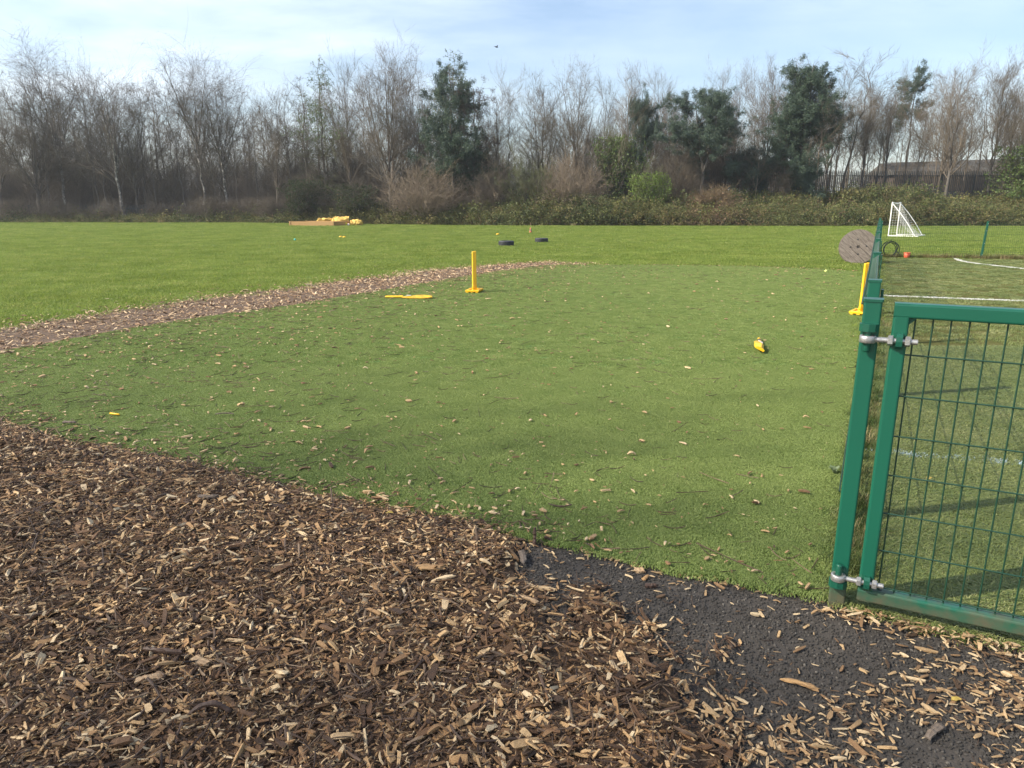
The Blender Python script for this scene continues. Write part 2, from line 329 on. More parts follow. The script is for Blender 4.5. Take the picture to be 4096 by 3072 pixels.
# ---- scattering (only for grass, chips, gravel, leaves): one object, instances on points
_sc = {}
def scatter(name, pts, rot, scl, meshes, idx, parent=None, label=None, cat=None):
    key = tuple(m.name for m in meshes)
    if key not in _sc:
        col = bpy.data.collections.new('pieces_' + name)
        for i, me in enumerate(meshes):
            o = bpy.data.objects.new('piece_%02d' % i, me); col.objects.link(o)
        ng = bpy.data.node_groups.new('scatter_' + name, 'GeometryNodeTree')
        ng.interface.new_socket('Geometry', in_out='INPUT', socket_type='NodeSocketGeometry'); ng.interface.new_socket('Geometry', in_out='OUTPUT', socket_type='NodeSocketGeometry')
        n, l = ng.nodes, ng.links
        gi, go = n.new('NodeGroupInput'), n.new('NodeGroupOutput')
        ci = n.new('GeometryNodeCollectionInfo'); ci.inputs['Collection'].default_value = col; ci.inputs['Separate Children'].default_value = True; ci.inputs['Reset Children'].default_value = True
        ip = n.new('GeometryNodeInstanceOnPoints'); ip.inputs['Pick Instance'].default_value = True
        def na(t, nm):
            a = n.new('GeometryNodeInputNamedAttribute'); a.data_type = t; a.inputs[0].default_value = nm; return a.outputs[0]
        e2r = n.new('FunctionNodeEulerToRotation'); l.new(na('FLOAT_VECTOR', 'rot'), e2r.inputs[0])
        l.new(gi.outputs[0], ip.inputs['Points']); l.new(ci.outputs[0], ip.inputs['Instance']); l.new(na('INT', 'idx'), ip.inputs['Instance Index'])
        l.new(e2r.outputs[0], ip.inputs['Rotation']); l.new(na('FLOAT_VECTOR', 'scl'), ip.inputs['Scale']); l.new(ip.outputs[0], go.inputs[0])
        _sc[key] = ng
    me = bpy.data.meshes.new(name); n = len(pts); me.vertices.add(n); me.vertices.foreach_set('co', np.asarray(pts, np.float32).ravel())
    for nm, arr in (('rot', rot), ('scl', scl)):
        a = me.attributes.new(nm, 'FLOAT_VECTOR', 'POINT'); a.data.foreach_set('vector', np.asarray(arr, np.float32).ravel())
    a = me.attributes.new('idx', 'INT', 'POINT'); a.data.foreach_set('value', np.asarray(idx, np.int32))
    o = link(name, me, parent, kind='stuff'); md = o.modifiers.new('scatter', 'NODES'); md.node_group = _sc[key]
    if label: o['label'] = label; o['category'] = cat
    return o
def blades(seed, n, rad, h, w, lean, mt, curl=0, seg=1, name='tuft'):
    r = np.random.default_rng(seed); V = []; F = []
    for i in range(n):
        a = r.random() * 6.283; d = rad * math.sqrt(r.random()); x, y = d * math.cos(a), d * math.sin(a)
        az = r.random() * 6.283; hh = h * r.uniform(.55, 1.1); ww = w * r.uniform(.7, 1.2); ln = lean * r.uniform(.1, 1.2)
        px, py = -math.sin(az) * ww / 2, math.cos(az) * ww / 2; b = len(V)
        V += [(x - px, y - py, -.003), (x + px, y + py, -.003)]
        for k in range(1, seg + 1):
            t = k / seg; ox = math.cos(az) * hh * ln * t ** (1 + curl); oy = math.sin(az) * hh * ln * t ** (1 + curl); z = hh * t * (1 - .45 * curl * t)
            if k < seg:
                V += [(x + ox - px * .8, y + oy - py * .8, z), (x + ox + px * .8, y + oy + py * .8, z)]; q = b + 2 * k
                F += [(q - 2, q - 1, q + 1), (q - 2, q + 1, q)]
            else:
                V.append((x + ox, y + oy, z)); q = b + 2 * k; F.append((q - 2, q - 1, q))
    return npmesh(name, V, F, mt)
def rnd_rot(r, n, tilt=0): return np.stack([r.normal(0, tilt, n), r.normal(0, tilt, n), r.random(n) * 6.283], 1)

# ------------------------------------------------------------------ ground
def bank(x, y):
    x = np.asarray(x, float); y = np.asarray(y, float)
    sx = np.clip((x + 6) / 24, 0, 1); sx = sx * sx * (3 - 2 * sx); sy = np.clip((y - 57.5) / 7, 0, 1); sy = sy * sy * (3 - 2 * sy)
    return 2.6 * sx * sy
def edgeY(x):                                       # far edge of the mown field
    x = np.asarray(x, float)
    return np.interp(x, [-60, -24, -11, -1, 20, 60], [66.2, 66.2, 60.2, 56.6, 55.0, 55.0])
xs = np.unique(np.concatenate([np.linspace(-900, -80, 12), np.linspace(-80, 80, 81), np.linspace(80, 900, 12)]))
ys = np.unique(np.concatenate([np.linspace(-300, -10, 6), np.linspace(-10, 50, 13), np.linspace(50, 90, 41), np.linspace(90, 1500, 14)]))
GX, GY = np.meshgrid(xs, ys); GZ = bank(GX, GY)
nx, ny = len(xs), len(ys); ii = np.arange(nx * ny).reshape(ny, nx)
F = np.stack([ii[:-1, :-1], ii[:-1, 1:], ii[1:, 1:], ii[1:, :-1]], -1).reshape(-1, 4)
link('field', npmesh('field', np.stack([GX, GY, GZ], -1).reshape(-1, 3), F, 'ground', True), kind='structure')

FD = Vector((.4505, .8928, 0)); FN = Vector((.8928, -.4505, 0))      # fence direction; across it towards the pitch (also the gate's direction)
GP = Vector((1.252, 2.455, 0))                                       # gate post
front = [g(u, v) for u, v in ((0, 1690), (300, 1770), (700, 1840), (1300, 1985), (1800, 2075), (2200, 2175), (2700, 2290), (3290, 2395))]
front = [(-5.9, 6.3)] + [(p.x, p.y) for p in front]
leftT = [g(u, v) for u, v in ((0, 1415), (600, 1305), (1200, 1220), (1700, 1135), (2000, 1085), (2200, 1062))]
leftT = [(-5.95, 6.4)] + [(p.x, p.y) for p in leftT]
farT = [(p.x, p.y) for p in (g(2600, 1061), g(3000, 1067), g(3300, 1079), g(3430, 1087))]
rightT = [tuple((GP + FD * t - FN * .075)[:2]) for t in (14.6, 10, 5, .12)]
turf = front + rightT[::-1] + farT[::-1] + leftT[::-1]
leftB = [g(u, v) for u, v in ((0, 1318), (600, 1226), (1200, 1149), (1700, 1084), (2150, 1049), (2330, 1056))]
leftB = [(-9, 4.4)] + [(p.x, p.y) for p in leftB]
strip = leftB + [(2.0, 18.7)] + leftT[::-1] + [(-6.6, 4.2)]
far_ = GP + FD * 21.35
backD = Vector((.966, -.258, 0))
pitch = [tuple((GP + FN * .02)[:2]), tuple((GP + FD * 21.2 + FN * .05)[:2]), tuple((far_ + backD * 14)[:2]), tuple((GP + FN * 16)[:2])]
asph = [(-3.5, -2), (8, -2), tuple((GP + FN * 7 + FD * .02)[:2]), tuple((GP + FN * .05 + FD * .02)[:2]), (1.22, 2.62), (.4, 3.2), (-1, 3.8), (-3.5, 4.9)]
turf_in = turf
MBt = MB(); MBt.prism([(p[0], p[1]) for p in turf][::-1], -.01, .016); to = MBt.build('synthetic_turf', 'turf_base', kind='structure')
sheet('football_pitch', pitch, .006, 'pitch_base')
sheet('asphalt_path', asph, .004, 'asphalt')

# chip bed in the foreground: a low heap over the ground
def bed_frac(x, y):
    """how much of the ground the chips cover, 0..1"""
    bx = np.interp(y, [1.0, 1.63, 1.9, 2.16, 2.42, 2.67, 2.95], [.62, .56, .66, .58, .30, .16, .14])
    e = bx - x + (vnoise(x, y, 4.5) - .5) * .55 + (vnoise(x + 9, y, 11) - .5) * .25
    return np.clip(e / .50 + .40, 0, 1)
def frontline(x): return np.interp(x, [p[0] for p in front], [p[1] for p in front])
def bed_z(x, y):
    edge = np.clip((frontline(x) - y) / .28, 0, 1)
    return .006 + .046 * np.clip((bed_frac(x, y) - .45) / .55, 0, 1) * edge * (.55 + .9 * vnoise(x, y, 2.2)) + .012 * (vnoise(x, y, 9) - .5) * edge * np.clip((bed_frac(x, y) - .45) / .55, 0, 1)
bxs = np.linspace(-6.5, 1.3, 140); bys = np.linspace(.2, 6.4, 120)
BX, BY = np.meshgrid(bxs, bys); ok = (BY < frontline(BX) + .02) & (bed_frac(BX, BY) > .45)
BZ = bed_z(BX, BY); jj = np.arange(BX.size).reshape(BX.shape)
q = np.stack([jj[:-1, :-1], jj[:-1, 1:], jj[1:, 1:], jj[1:, :-1]], -1).reshape(-1, 4); keep = ok.ravel()[q].all(1)
link('woodchip_bed', npmesh('woodchip_bed', np.stack([BX, BY, BZ], -1).reshape(-1, 3), q[keep], 'mulch', True), kind='structure')
so = MB().prism([p for p in strip], -.01, .010).build('bark_path', 'bark_base', kind='structure')

# chips
def chip_mesh(seed, L=1, Wd=.28, T=.12, seg=4, ragged=.25, bend=.1, mt='chip', name='chip', sect=4):
    r = np.random.default_rng(seed); mb = MB(); rings = []
    w0, w1 = Wd * r.uniform(.55, 1.1), Wd * r.uniform(.45, 1.1); bz, by = r.normal(0, bend), r.normal(0, bend * .8)
    for k in range(seg + 1):
        t = k / seg; x = (t - .5) * L; w = (w0 + (w1 - w0) * t) * (1 + r.normal(0, .12)); th = T * (1 + r.normal(0, .15))
        if k in (0, seg): w *= r.uniform(.5, 1.08); th *= r.uniform(.5, 1.0)
        cz = bz * L * ((t - .5) ** 2 * 4 - 1) * -1 * .5; cy = by * L * ((t - .5) ** 2 * 4 - 1) * -.5
        ring = []
        for j in range(sect):
            a = 2 * math.pi * (j + .5) / sect; k_ = 1.414 if sect == 4 else 1.1
            ring.append((x + (r.normal(0, ragged * Wd * .5) if k in (0, seg) else 0), cy + math.cos(a) * w / 2 * k_ * (1 + r.normal(0, .1)), cz + math.sin(a) * th / 2 * k_ * (1 + r.normal(0, .1))))
        rings += ring
    fs = [(i * sect + j, i * sect + (j + 1) % sect, (i + 1) * sect + (j + 1) % sect, (i + 1) * sect + j) for i in range(seg) for j in range(sect)]
    fs += [tuple(range(sect))[::-1], tuple(range(seg * sect, (seg + 1) * sect))]
    mb.add(rings, fs); return mb.mesh(name, mt)
chips = [chip_mesh(i, 1, [.22, .3, .16, .4, .25, .55, .2, .33][i % 8], [.10, .14, .10, .16, .08, .22, .07, .12][i % 8], 3 if i % 3 else 4) for i in range(12)] + \
        [chip_mesh(40 + i, 1, .07, .06, 5, .1, .22, 'stick', 'twig', 5) for i in range(4)] + [chip_mesh(50 + i, 1, .17, .15, 4, .1, .12, 'stick', 'stick', 6) for i in range(2)]
chips_pale = [chip_mesh(70 + i, 1, [.22, .3, .18, .42, .26, .5][i % 6], [.10, .14, .10, .16, .08, .2][i % 6], 3, mt='chip_pale', name='pale_chip') for i in range(8)] + [chip_mesh(90 + i, 1, .06, .05, 5, .1, .2, 'stick', 'twig', 5) for i in range(3)]
chips_far = [chip_mesh(110 + i, 1, [.24, .34, .2, .45][i % 4], [.10, .16, .12, .2][i % 4], 2, mt='chip_far', name='bark_piece') for i in range(6)]
rs = np.random.default_rng(5)
n = 400000; x = rs.uniform(-5.6, 2.6, n); y = rs.uniform(1.1, 6.2, n)
p = bed_frac(x, y) * (y < frontline(x) + rs.normal(0, .05, n)) * np.where(x < -.9 * y - .7, 0, 1)
gx = (x - GP.x) * FN.x + (y - GP.y) * FN.y; gy = (x - GP.x) * FD.x + (y - GP.y) * FD.y
p = np.where((gy > -.05) & (x > 1.2), 0, p)
k = rs.random(n) < np.clip(p, 0, 1) ** 1.4
x, y = x[k], y[k]; n = len(x); lay = rs.random(n)
L = np.exp(rs.normal(math.log(.0175), .64, n)).clip(.004, .095); idx = rs.choice(18, n, p=[.063] * 12 + [.053] * 4 + [.016] * 2)
L = np.where(idx >= 12, L * 2.1, L); wsc = L * np.where(idx >= 12, rs.uniform(.6, 1.0, n), rs.uniform(.55, 1.25, n)); wsc = np.minimum(wsc, .05)
scatter('wood_chips', np.stack([x, y, bed_z(x, y) + .002 + lay * .020], 1), np.stack([rs.normal(0, .5, n), rs.normal(0, .28, n), rs.random(n) * 6.283], 1),
        np.stack([L, wsc, wsc * rs.uniform(.6, 1.1, n)], 1), chips, idx, None, 'dense layer of brown and tan wood chips covering the foreground bed', 'wood chips')
# loose pale chips on the asphalt and a drift of them along the gate
n = 26000; x = rs.uniform(-.2, 2.8, n); y = rs.uniform(1.1, 3.0, n)
gx = (x - GP.x) * FN.x + (y - GP.y) * FN.y; gy = (x - GP.x) * FD.x + (y - GP.y) * FD.y
drift = np.exp(-((gy + .085) / .055) ** 2) * np.clip((gx + .1) / .15, 0, 1)
drift2 = np.exp(-((gy + .30) / .11) ** 2) * np.clip((gx - .15) / .3, 0, 1) * .5
blob = np.clip((vnoise(x, y, 5.5) - .50) * 4.5, 0, 1) * .7 * np.clip((2.05 - y) / .3 + .2, .2, 1) + .055
fe = np.exp(-np.abs(frontline(x) - y) / .05) * .55
low = np.clip((1.95 - y) / .25, 0, 1) * np.clip(1.2 - np.abs(x - .9) / 1.2, 0, 1) * np.clip((vnoise(x + 3, y, 3.5) - .35) * 3, 0, 1) * .6
p = np.clip(blob + drift + drift2 + low + fe, 0, 1) * (gy < -.015) * (y < frontline(x) - .01)
k = rs.random(n) < p; x, y = x[k], y[k]; dr = drift[k]; n = len(x)
L = np.exp(rs.normal(math.log(.020), .42, n)).clip(.006, .07); idx = rs.choice(11, n, p=[.115] * 8 + [.08 / 3] * 3); L = np.where(idx >= 8, L * 3, L)
wsc = np.minimum(L * rs.uniform(.6, 1.2, n), .045)
scatter('loose_chips', np.stack([x, y, .010 + rs.random(n) * .006 + dr * rs.random(n) * .02], 1), np.stack([rs.normal(0, .25, n), rs.normal(0, .10, n), rs.random(n) * 6.283], 1),
        np.stack([L, wsc, wsc * rs.uniform(.6, 1.1, n)], 1), chips_pale, idx, None, 'pale wood chips strewn over the black asphalt', 'wood chips')
# stone chippings of the open asphalt
stones = []
for i in range(5):
    bm = bmesh.new(); bmesh.ops.create_icosphere(bm, subdivisions=1, radius=1); r_ = random.Random(i)
    for v in bm.verts: v.co *= r_.uniform(.75, 1.15)
    me = bpy.data.meshes.new('stone'); bm.to_mesh(me); bm.free(); me.materials.append(MT['stone']); stones.append(me)
n = 46000; x = rs.uniform(-.4, 2.6, n); y = rs.uniform(1.2, 3.05, n); gy = (x - GP.x) * FD.x + (y - GP.y) * FD.y
k = (gy < .0) & (y < frontline(x)) & (bed_frac(x, y) < .97); x, y = x[k], y[k]; n = len(x); s_ = rs.uniform(.0028, .0062, n)
scatter('asphalt_chippings', np.stack([x, y, np.full(n, .005)], 1), rnd_rot(rs, n, 1), np.stack([s_ * 1.2, s_, s_ * .8], 1), stones, rs.integers(0, 5, n), None, 'coarse black stone chippings of the asphalt surface', 'asphalt')
# bark path pieces
n = 60000; x = rs.uniform(-9, 2.6, n); y = rs.uniform(5, 20.5, n)
inn = inpoly(x, y, strip); dd = segdist(x, y, leftB); d2 = segdist(x, y, leftT + farT)
p = np.where(inn, .9, np.where(dd < d2, np.exp(-dd / .3) * .85, np.exp(-d2 / .14) * .5))
p *= np.where(x < -.80 * y - 1.2, 0, 1); k = rs.random(n) < p; x, y = x[k], y[k]; n = len(x)
L = np.exp(rs.normal(math.log(.038), .4, n)).clip(.012, .11); wsc = L * rs.uniform(.7, 1.3, n)
scatter('bark_pieces', np.stack([x, y, .014 + rs.random(n) * .02], 1), np.stack([rs.normal(0, .5, n), rs.normal(0, .3, n), rs.random(n) * 6.283], 1), np.stack([L, wsc, wsc], 1), chips_far, rs.integers(0, 6, n), None,
        'weathered brown bark pieces on the curved path beside the lawn', 'bark')
# chips and twigs blown over the turf
n = 230000; x = rs.uniform(-6, 9, n); y = rs.uniform(2.4, 19, n); dF = segdist(x, y, front); dL = segdist(x, y, leftT); dR = segdist(x, y, farT)
p = .040 + .75 * np.exp(-dF / .16) * np.where(x < .3, 1, .4) + .12 * np.exp(-dF / .55) + .17 * np.exp(-dL / .45) + .12 * np.exp(-dL / 1.6) + .8 * np.exp(-dR / .12) + .06 * np.clip((-x - .5) / 2.5, 0, 1) + .04 * (vnoise(x, y, 2) > .66)
p *= np.where(x > 1.6, .55, 1) * np.where(y > 9, .8, 1)
k = (rs.random(n) < p) & inpoly(x, y, turf); x, y = x[k], y[k]; n = len(x)
L = np.exp(rs.normal(math.log(.0185), .5, n)).clip(.007, .08) * np.clip(.85 + y * .02, 1, 1.25); idx = rs.choice(11, n, p=[.08] * 8 + [.12] * 3); L = np.where(idx >= 8, L * 4.2, L)
wsc = np.where(idx >= 8, L * .7, L * rs.uniform(.7, 1.4, n)).clip(0, .06)
scatter('turf_litter', np.stack([x, y, np.full(n, .031) + rs.random(n) * .004], 1), np.stack([rs.normal(0, .25, n), rs.normal(0, .08, n), rs.random(n) * 6.283], 1), np.stack([L, wsc, wsc * 1.3], 1), chips_pale, idx, None,
        'pale chips and thin twigs blown over the synthetic turf', 'litter')

# turf pile, pitch pile, lawn
tm = [blades(200 + i, 190, .075, .0095, .0042, 1.0, 'turf', .5, 2, 'turf_tuft') for i in range(4)]
n = 80000; x = rs.uniform(-6, 9, n); y = rs.uniform(2.4, 18.9, n)
k = inpoly(x, y, turf) & (rs.random(n) < np.interp(y, [2, 6, 12, 19], [1, 1, .8, .7])) & (x > -.8 * y - 1); x, y = x[k], y[k]; n = len(x)
ex = np.random.default_rng(8); n2 = 26000; x2 = ex.uniform(-4.6, 3.6, n2); y2 = ex.uniform(2.4, 6.5, n2); k2 = inpoly(x2, y2, turf); x = np.r_[x, x2[k2]]; y = np.r_[y, y2[k2]]; n = len(x); s_ = rs.uniform(.85, 1.15, n)
scatter('turf_pile', np.stack([x, y, np.full(n, .0165)], 1), rnd_rot(rs, n), np.stack([s_, s_, s_], 1), tm, rs.integers(0, 4, n), None, 'short bright green pile of the synthetic turf', 'turf')

lineA = [tuple(g(u, v)[:2]) for u, v in ((3505, 1184), (4096, 1207))]; lineA = [lineA[0], tuple(Vector(lineA[0]) + (Vector(lineA[1]) - Vector(lineA[0])) * 3.2)]
lineB = [tuple(g(u, v)[:2]) for u, v in ((3455, 1811), (3700, 1832), (4096, 1864), (4500, 1900), (5200, 1965))]
arc = [tuple(g(u, v)[:2]) for u, v in ((3815, 1033), (3832, 1041), (3860, 1049), (3910, 1056), (3990, 1065), (4096, 1077), (4250, 1100), (4500, 1150))]
lines = [('touch_line', lineA, .036, 'white_turf'), ('blue_line', lineB, .032, 'blue_turf'), ('goal_arc', arc, .045, 'white_turf')]
n = 46000; x = rs.uniform(1.2, 24, n); y = rs.uniform(1.5, 22, n); near = rs.random(n) < .5
x = np.where(near, rs.uniform(1.2, 7.5, n), x); y = np.where(near, rs.uniform(1.6, 7.5, n), y)
k = inpoly(x, y, pitch) & (x < .82 * y + 1.6)
for _, l_, w_, _m in lines: k &= segdist(x, y, l_) > w_ + .01
x, y = x[k], y[k]; n = len(x); s_ = rs.uniform(.8, 1.15, n)
pm_ = [blades(220 + i, 120, .11, .034, .0035, 1.5, 'pitch', .9, 3, 'pitch_tuft') for i in range(4)]
scatter('pitch_pile', np.stack([x, y, np.full(n, .007)], 1), rnd_rot(rs, n), np.stack([s_] * 3, 1), pm_, rs.integers(0, 4, n), None, 'olive curled pile of the artificial pitch beyond the gate', 'turf')
for nm, l_, w_, m_ in lines:
    pts = []
    for (a, b) in zip(l_[:-1], l_[1:]):
        a, b = Vector(a), Vector(b); k_ = max(2, int((b - a).length / .03)); nn_ = Vector((-(b - a).y, (b - a).x)).normalized()
        for i in range(k_ * 3):
            q_ = a + (b - a) * rs.random() + nn_ * rs.uniform(-w_, w_); pts.append((q_.x, q_.y, .006))
    lm = [blades(240 + i, 16, .03, .03, .006, 1.2, m_, .7, 2, nm + '_tuft') for i in range(2)]
    n = len(pts); root = MB()
    for (a, b) in zip(l_[:-1], l_[1:]):
        a, b = Vector((*a, 0)), Vector((*b, 0)); nn_ = Vector((-(b - a).y, (b - a).x, 0)).normalized() * w_ * .9
        root.add([a - nn_ + Vector((0, 0, .0105)), b - nn_ + Vector((0, 0, .0105)), b + nn_ + Vector((0, 0, .0105)), a + nn_ + Vector((0, 0, .0105))], [(0, 1, 2, 3)])
    ro = root.build(nm, m_, kind='structure')
    scatter('line_pile', pts, rnd_rot(rs, n), np.ones((n, 3)), lm, rs.integers(0, 2, n), ro)

n = 150000; yy = 7.5 + (62) * rs.random(n) ** 1.35; xx = rs.uniform(-1, 1, n) * (.80 * yy + 3)
dens = np.clip((16 / yy) ** .35, .4, 1)
k = (rs.random(n) < dens) & ~inpoly(xx, yy, turf) & (~inpoly(xx, yy, strip) | ((segdist(xx, yy, leftB) < .3) & (rs.random(n) < .3))) & (rs.random(n) < np.clip(segdist(xx, yy, leftB) / .5, .25, 1)) & ~inpoly(xx, yy, pitch) & (yy < edgeY(xx) + .6)
x, y = xx[k], yy[k]; n = len(x)
s_ = np.interp(y, [8, 20, 60], [.9, 1.25, 1.9]) * rs.uniform(.7, 1.2, n)
lw = [blades(260 + i, 60, .20, .055, .007, .7, 'lawn', .4, 2, 'lawn_tuft') for i in range(5)]
scatter('lawn_grass', np.stack([x, y, np.zeros(n)], 1), rnd_rot(rs, n, .05), np.stack([s_ * 1.15, s_ * 1.15, s_ * rs.uniform(.6, 1.1, n) * .8], 1), lw, rs.integers(0, 5, n), None, 'mown green grass of the school field', 'grass')
rg = [blades(280 + i, 45, .07, .16, .004, .8, 'rough_grass', .6, 3, 'rough_tuft') for i in range(3)]
sg = [blades(290 + i, 40, .12, .22, .007, .9, 'straw', .6, 3, 'straw_tuft') for i in range(3)]
# rough grass along the foot of the side fence
n = 420; t = rs.random(n) ** 1.7 * 21; q_ = rs.normal(.055, .035, n); P_ = np.array([tuple(GP + FD * a + FN * b) for a, b in zip(t, q_)]); P_ = P_[(t > .25)]; n = len(P_); s_ = rs.uniform(.35, .95, n)
scatter('fence_foot_grass', P_, rnd_rot(rs, n, .1), np.stack([s_] * 3, 1), rg, rs.integers(0, 3, n), None, 'rough long grass growing along the foot of the green fence', 'grass')
n = 420; t = rs.random(n) * 9; q_ = rs.normal(.02, .07, n); P_ = np.array([tuple(far_ + backD * a + Vector((.258, .966, 0)) * b) for a, b in zip(t, q_)]); s_ = rs.uniform(.4, 1.05, n)
scatter('fence_straw', P_, rnd_rot(rs, n, .1), np.stack([s_] * 3, 1), sg, rs.integers(0, 3, n), None, 'dry straw coloured grass under the far mesh fence', 'grass')
# longer tufts where the mown field meets the hedge
n = 2600; x = rs.uniform(-50, 50, n); y = edgeY(x) + rs.normal(.5, .35, n); s_ = rs.uniform(.8, 2.2, n)
scatter('field_edge_grass', np.stack([x, y, bank(x, y)], 1), rnd_rot(rs, n, .1), np.stack([s_] * 3, 1), rg + sg, np.where(rs.random(n) < .8, rs.integers(0, 3, n), rs.integers(3, 6, n)), None, 'long pale grass fringe along the far edge of the field', 'grass')
# ------------------------------------------------------------------ trees
class Lv:
    def __init__(s, n, ang, ln, f=(.25, 1), seg=4, wig=.12, trop=0., rr=.6, asd=.2, lsd=.25, shape=None, rmin=.005, sides=3, taper=.35):
        s.__dict__.update(locals())
def norm(a): return a / np.maximum(np.linalg.norm(a, axis=-1, keepdims=True), 1e-9)
def grow_level(r, P, D, L, R, lv):
    n = len(P); pts = np.zeros((n, lv.seg + 1, 3)); pts[:, 0] = P; d = D.copy()
    for k in range(lv.seg):
        d = d + r.normal(0, lv.wig, (n, 3)); d[:, 2] += lv.trop; d = norm(d)
        pts[:, k + 1] = pts[:, k] + d * (L / lv.seg)[:, None]
    t = np.linspace(0, 1, lv.seg + 1); rad = R[:, None] * (1 - t[None] * (1 - lv.taper))
    return pts, rad
def spawn(r, pts, rad, Lp, lv):
    n, m = pts.shape[:2]; w_ = Lp / Lp.mean(); cnt = np.maximum(r.poisson(lv.n * w_), 1)
    par = np.repeat(np.arange(n), cnt); N_ = len(par)
    f = lv.f[0] + (lv.f[1] - lv.f[0]) * r.random(N_)
    fi = f * (m - 1); i0 = np.minimum(fi.astype(int), m - 2); ft = (fi - i0)[:, None]
    A, B = pts[par, i0], pts[par, i0 + 1]; P = A * (1 - ft) + B * ft; T = norm(B - A)
    az = r.random(N_) * 6.283; ref = np.where(np.abs(T[:, 2:3]) < .9, np.array([[0, 0, 1.]]), np.array([[1., 0, 0]]))
    u = norm(np.cross(T, ref)); w = np.cross(T, u); a = np.abs(r.normal(lv.ang, lv.ang * lv.asd, N_))
    D = T * np.cos(a)[:, None] + (u * np.cos(az)[:, None] + w * np.sin(az)[:, None]) * np.sin(a)[:, None]
    L = Lp[par] * lv.ln if lv.ln < 5 else np.full(N_, lv.ln - 5.)
    L = L * np.exp(r.normal(0, lv.lsd, N_))
    if lv.shape: L = L * lv.shape(f)
    rp = rad[par, i0] * (1 - ft[:, 0]) + rad[par, i0 + 1] * ft[:, 0]; R = np.maximum(np.minimum(rp * lv.rr, rp * .9), lv.rmin)
    return P, D, L, R
def tubes(pts, rad, sides, point=False):
    n, m = pts.shape[:2]; T = np.zeros_like(pts); T[:, 1:-1] = pts[:, 2:] - pts[:, :-2]; T[:, 0] = pts[:, 1] - pts[:, 0]; T[:, -1] = pts[:, -1] - pts[:, -2]; T = norm(T)
    ref = np.where(np.abs(T[:, :1, 2:3]) < .9, np.array([0, 0, 1.]), np.array([1., 0, 0])); u = norm(np.cross(T, np.broadcast_to(ref, T.shape))); w = np.cross(T, u)
    a = np.arange(sides) * 2 * np.pi / sides
    V = pts[:, :, None] + (u[:, :, None] * np.cos(a)[None, None, :, None] + w[:, :, None] * np.sin(a)[None, None, :, None]) * rad[:, :, None, None]
    idx = np.arange(n * m * sides).reshape(n, m, sides); nx_ = np.roll(idx, -1, 2)
    F = np.stack([idx[:, :-1], nx_[:, :-1], nx_[:, 1:], idx[:, 1:]], -1).reshape(-1, 4)
    return V.reshape(-1, 3), F
def join(parts):
    Vs, Fs, b = [], [], 0
    for V, F in parts: Vs.append(V); Fs.append(F + b); b += len(V)
    return np.concatenate(Vs), np.concatenate(Fs)
def leafcloud(r, P, n, size, spread, elong=1.0, up=.0):
    """n leaf faces round each point, as thin quads with random facing"""
    N_ = len(P) * n; c = np.repeat(P, n, 0) + r.normal(0, spread, (N_, 3)); a = norm(r.normal(0, 1, (N_, 3)) + np.array([0, 0, up])); b = norm(np.cross(a, r.normal(0, 1, (N_, 3))))
    s = size * r.uniform(.6, 1.3, (N_, 1)); V = np.stack([c - b * s * .5, c + a * s * elong * .5 , c + b * s * .5, c - a * s * elong * .5], 1)
    return V.reshape(-1, 3), np.arange(N_ * 4).reshape(-1, 4)
def tree_mesh(seed, trunks, levels, ntrunk=1):
    """trunks: list of (polyline, base radius, tip radius). returns (trunk V,F), (crown V,F), last level polylines"""
    r = np.random.default_rng(seed); tp = []; cp = []; cur = None
    for pl, r0, r1 in trunks:
        pl = np.array(pl, float); k = 13; t = np.linspace(0, 1, k); o = np.linspace(0, 1, len(pl)); q = np.stack([np.interp(t, o, pl[:, j]) for j in range(3)], 1)
        q[1:-1] = (q[:-2] + 2 * q[1:-1] + q[2:]) / 4; ln = np.linalg.norm(q[-1] - q[0]); q[1:] += r.normal(0, .006, (k - 1, 3)) * ln * np.array([1, 1, .3])
        tp.append((q, r0 + (r1 - r0) * t ** .8))
    pts = np.stack([q for q, _ in tp]); rad = np.stack([a for _, a in tp]); Lp = np.linalg.norm(np.diff(pts, axis=1), axis=2).sum(1)
    tv = [tubes(pts, rad, 8)]; cv = []
    for i, lv in enumerate(levels):
        P, D, L, R = spawn(r, pts, rad, Lp, lv); pts, rad = grow_level(r, P, D, L, R, lv); Lp = L
        (tv if i < ntrunk - 1 else cv).append(tubes(pts, rad, lv.sides))
    return join(tv), join(cv) if cv else None, pts
PROTO = {}
def proto(key, seed, H, trunks, levels, tm_, cm_, ntrunk=1, leaf=None):
    tv, cv, last = tree_mesh(seed, trunks, levels, ntrunk)
    r = np.random.default_rng(seed + 900)
    parts = [('trunk', npmesh(key + '_trunk', *tv, tm_, True)), ('crown', npmesh(key + '_crown', *cv, cm_))]
    if leaf:
        lm, n, size, spread, el, frac, zr = leaf
        P = last[:, 1:].reshape(-1, 3); P = P[(P[:, 2] > H * zr[0]) & (P[:, 2] < H * zr[1])]; P = P[r.random(len(P)) < frac]
        parts.append(('foliage', npmesh(key + '_foliage', *leafcloud(r, P, n, size, spread, el), lm)))
    PROTO[key] = (float(np.quantile(cv[0][:, 2], .997)), parts)
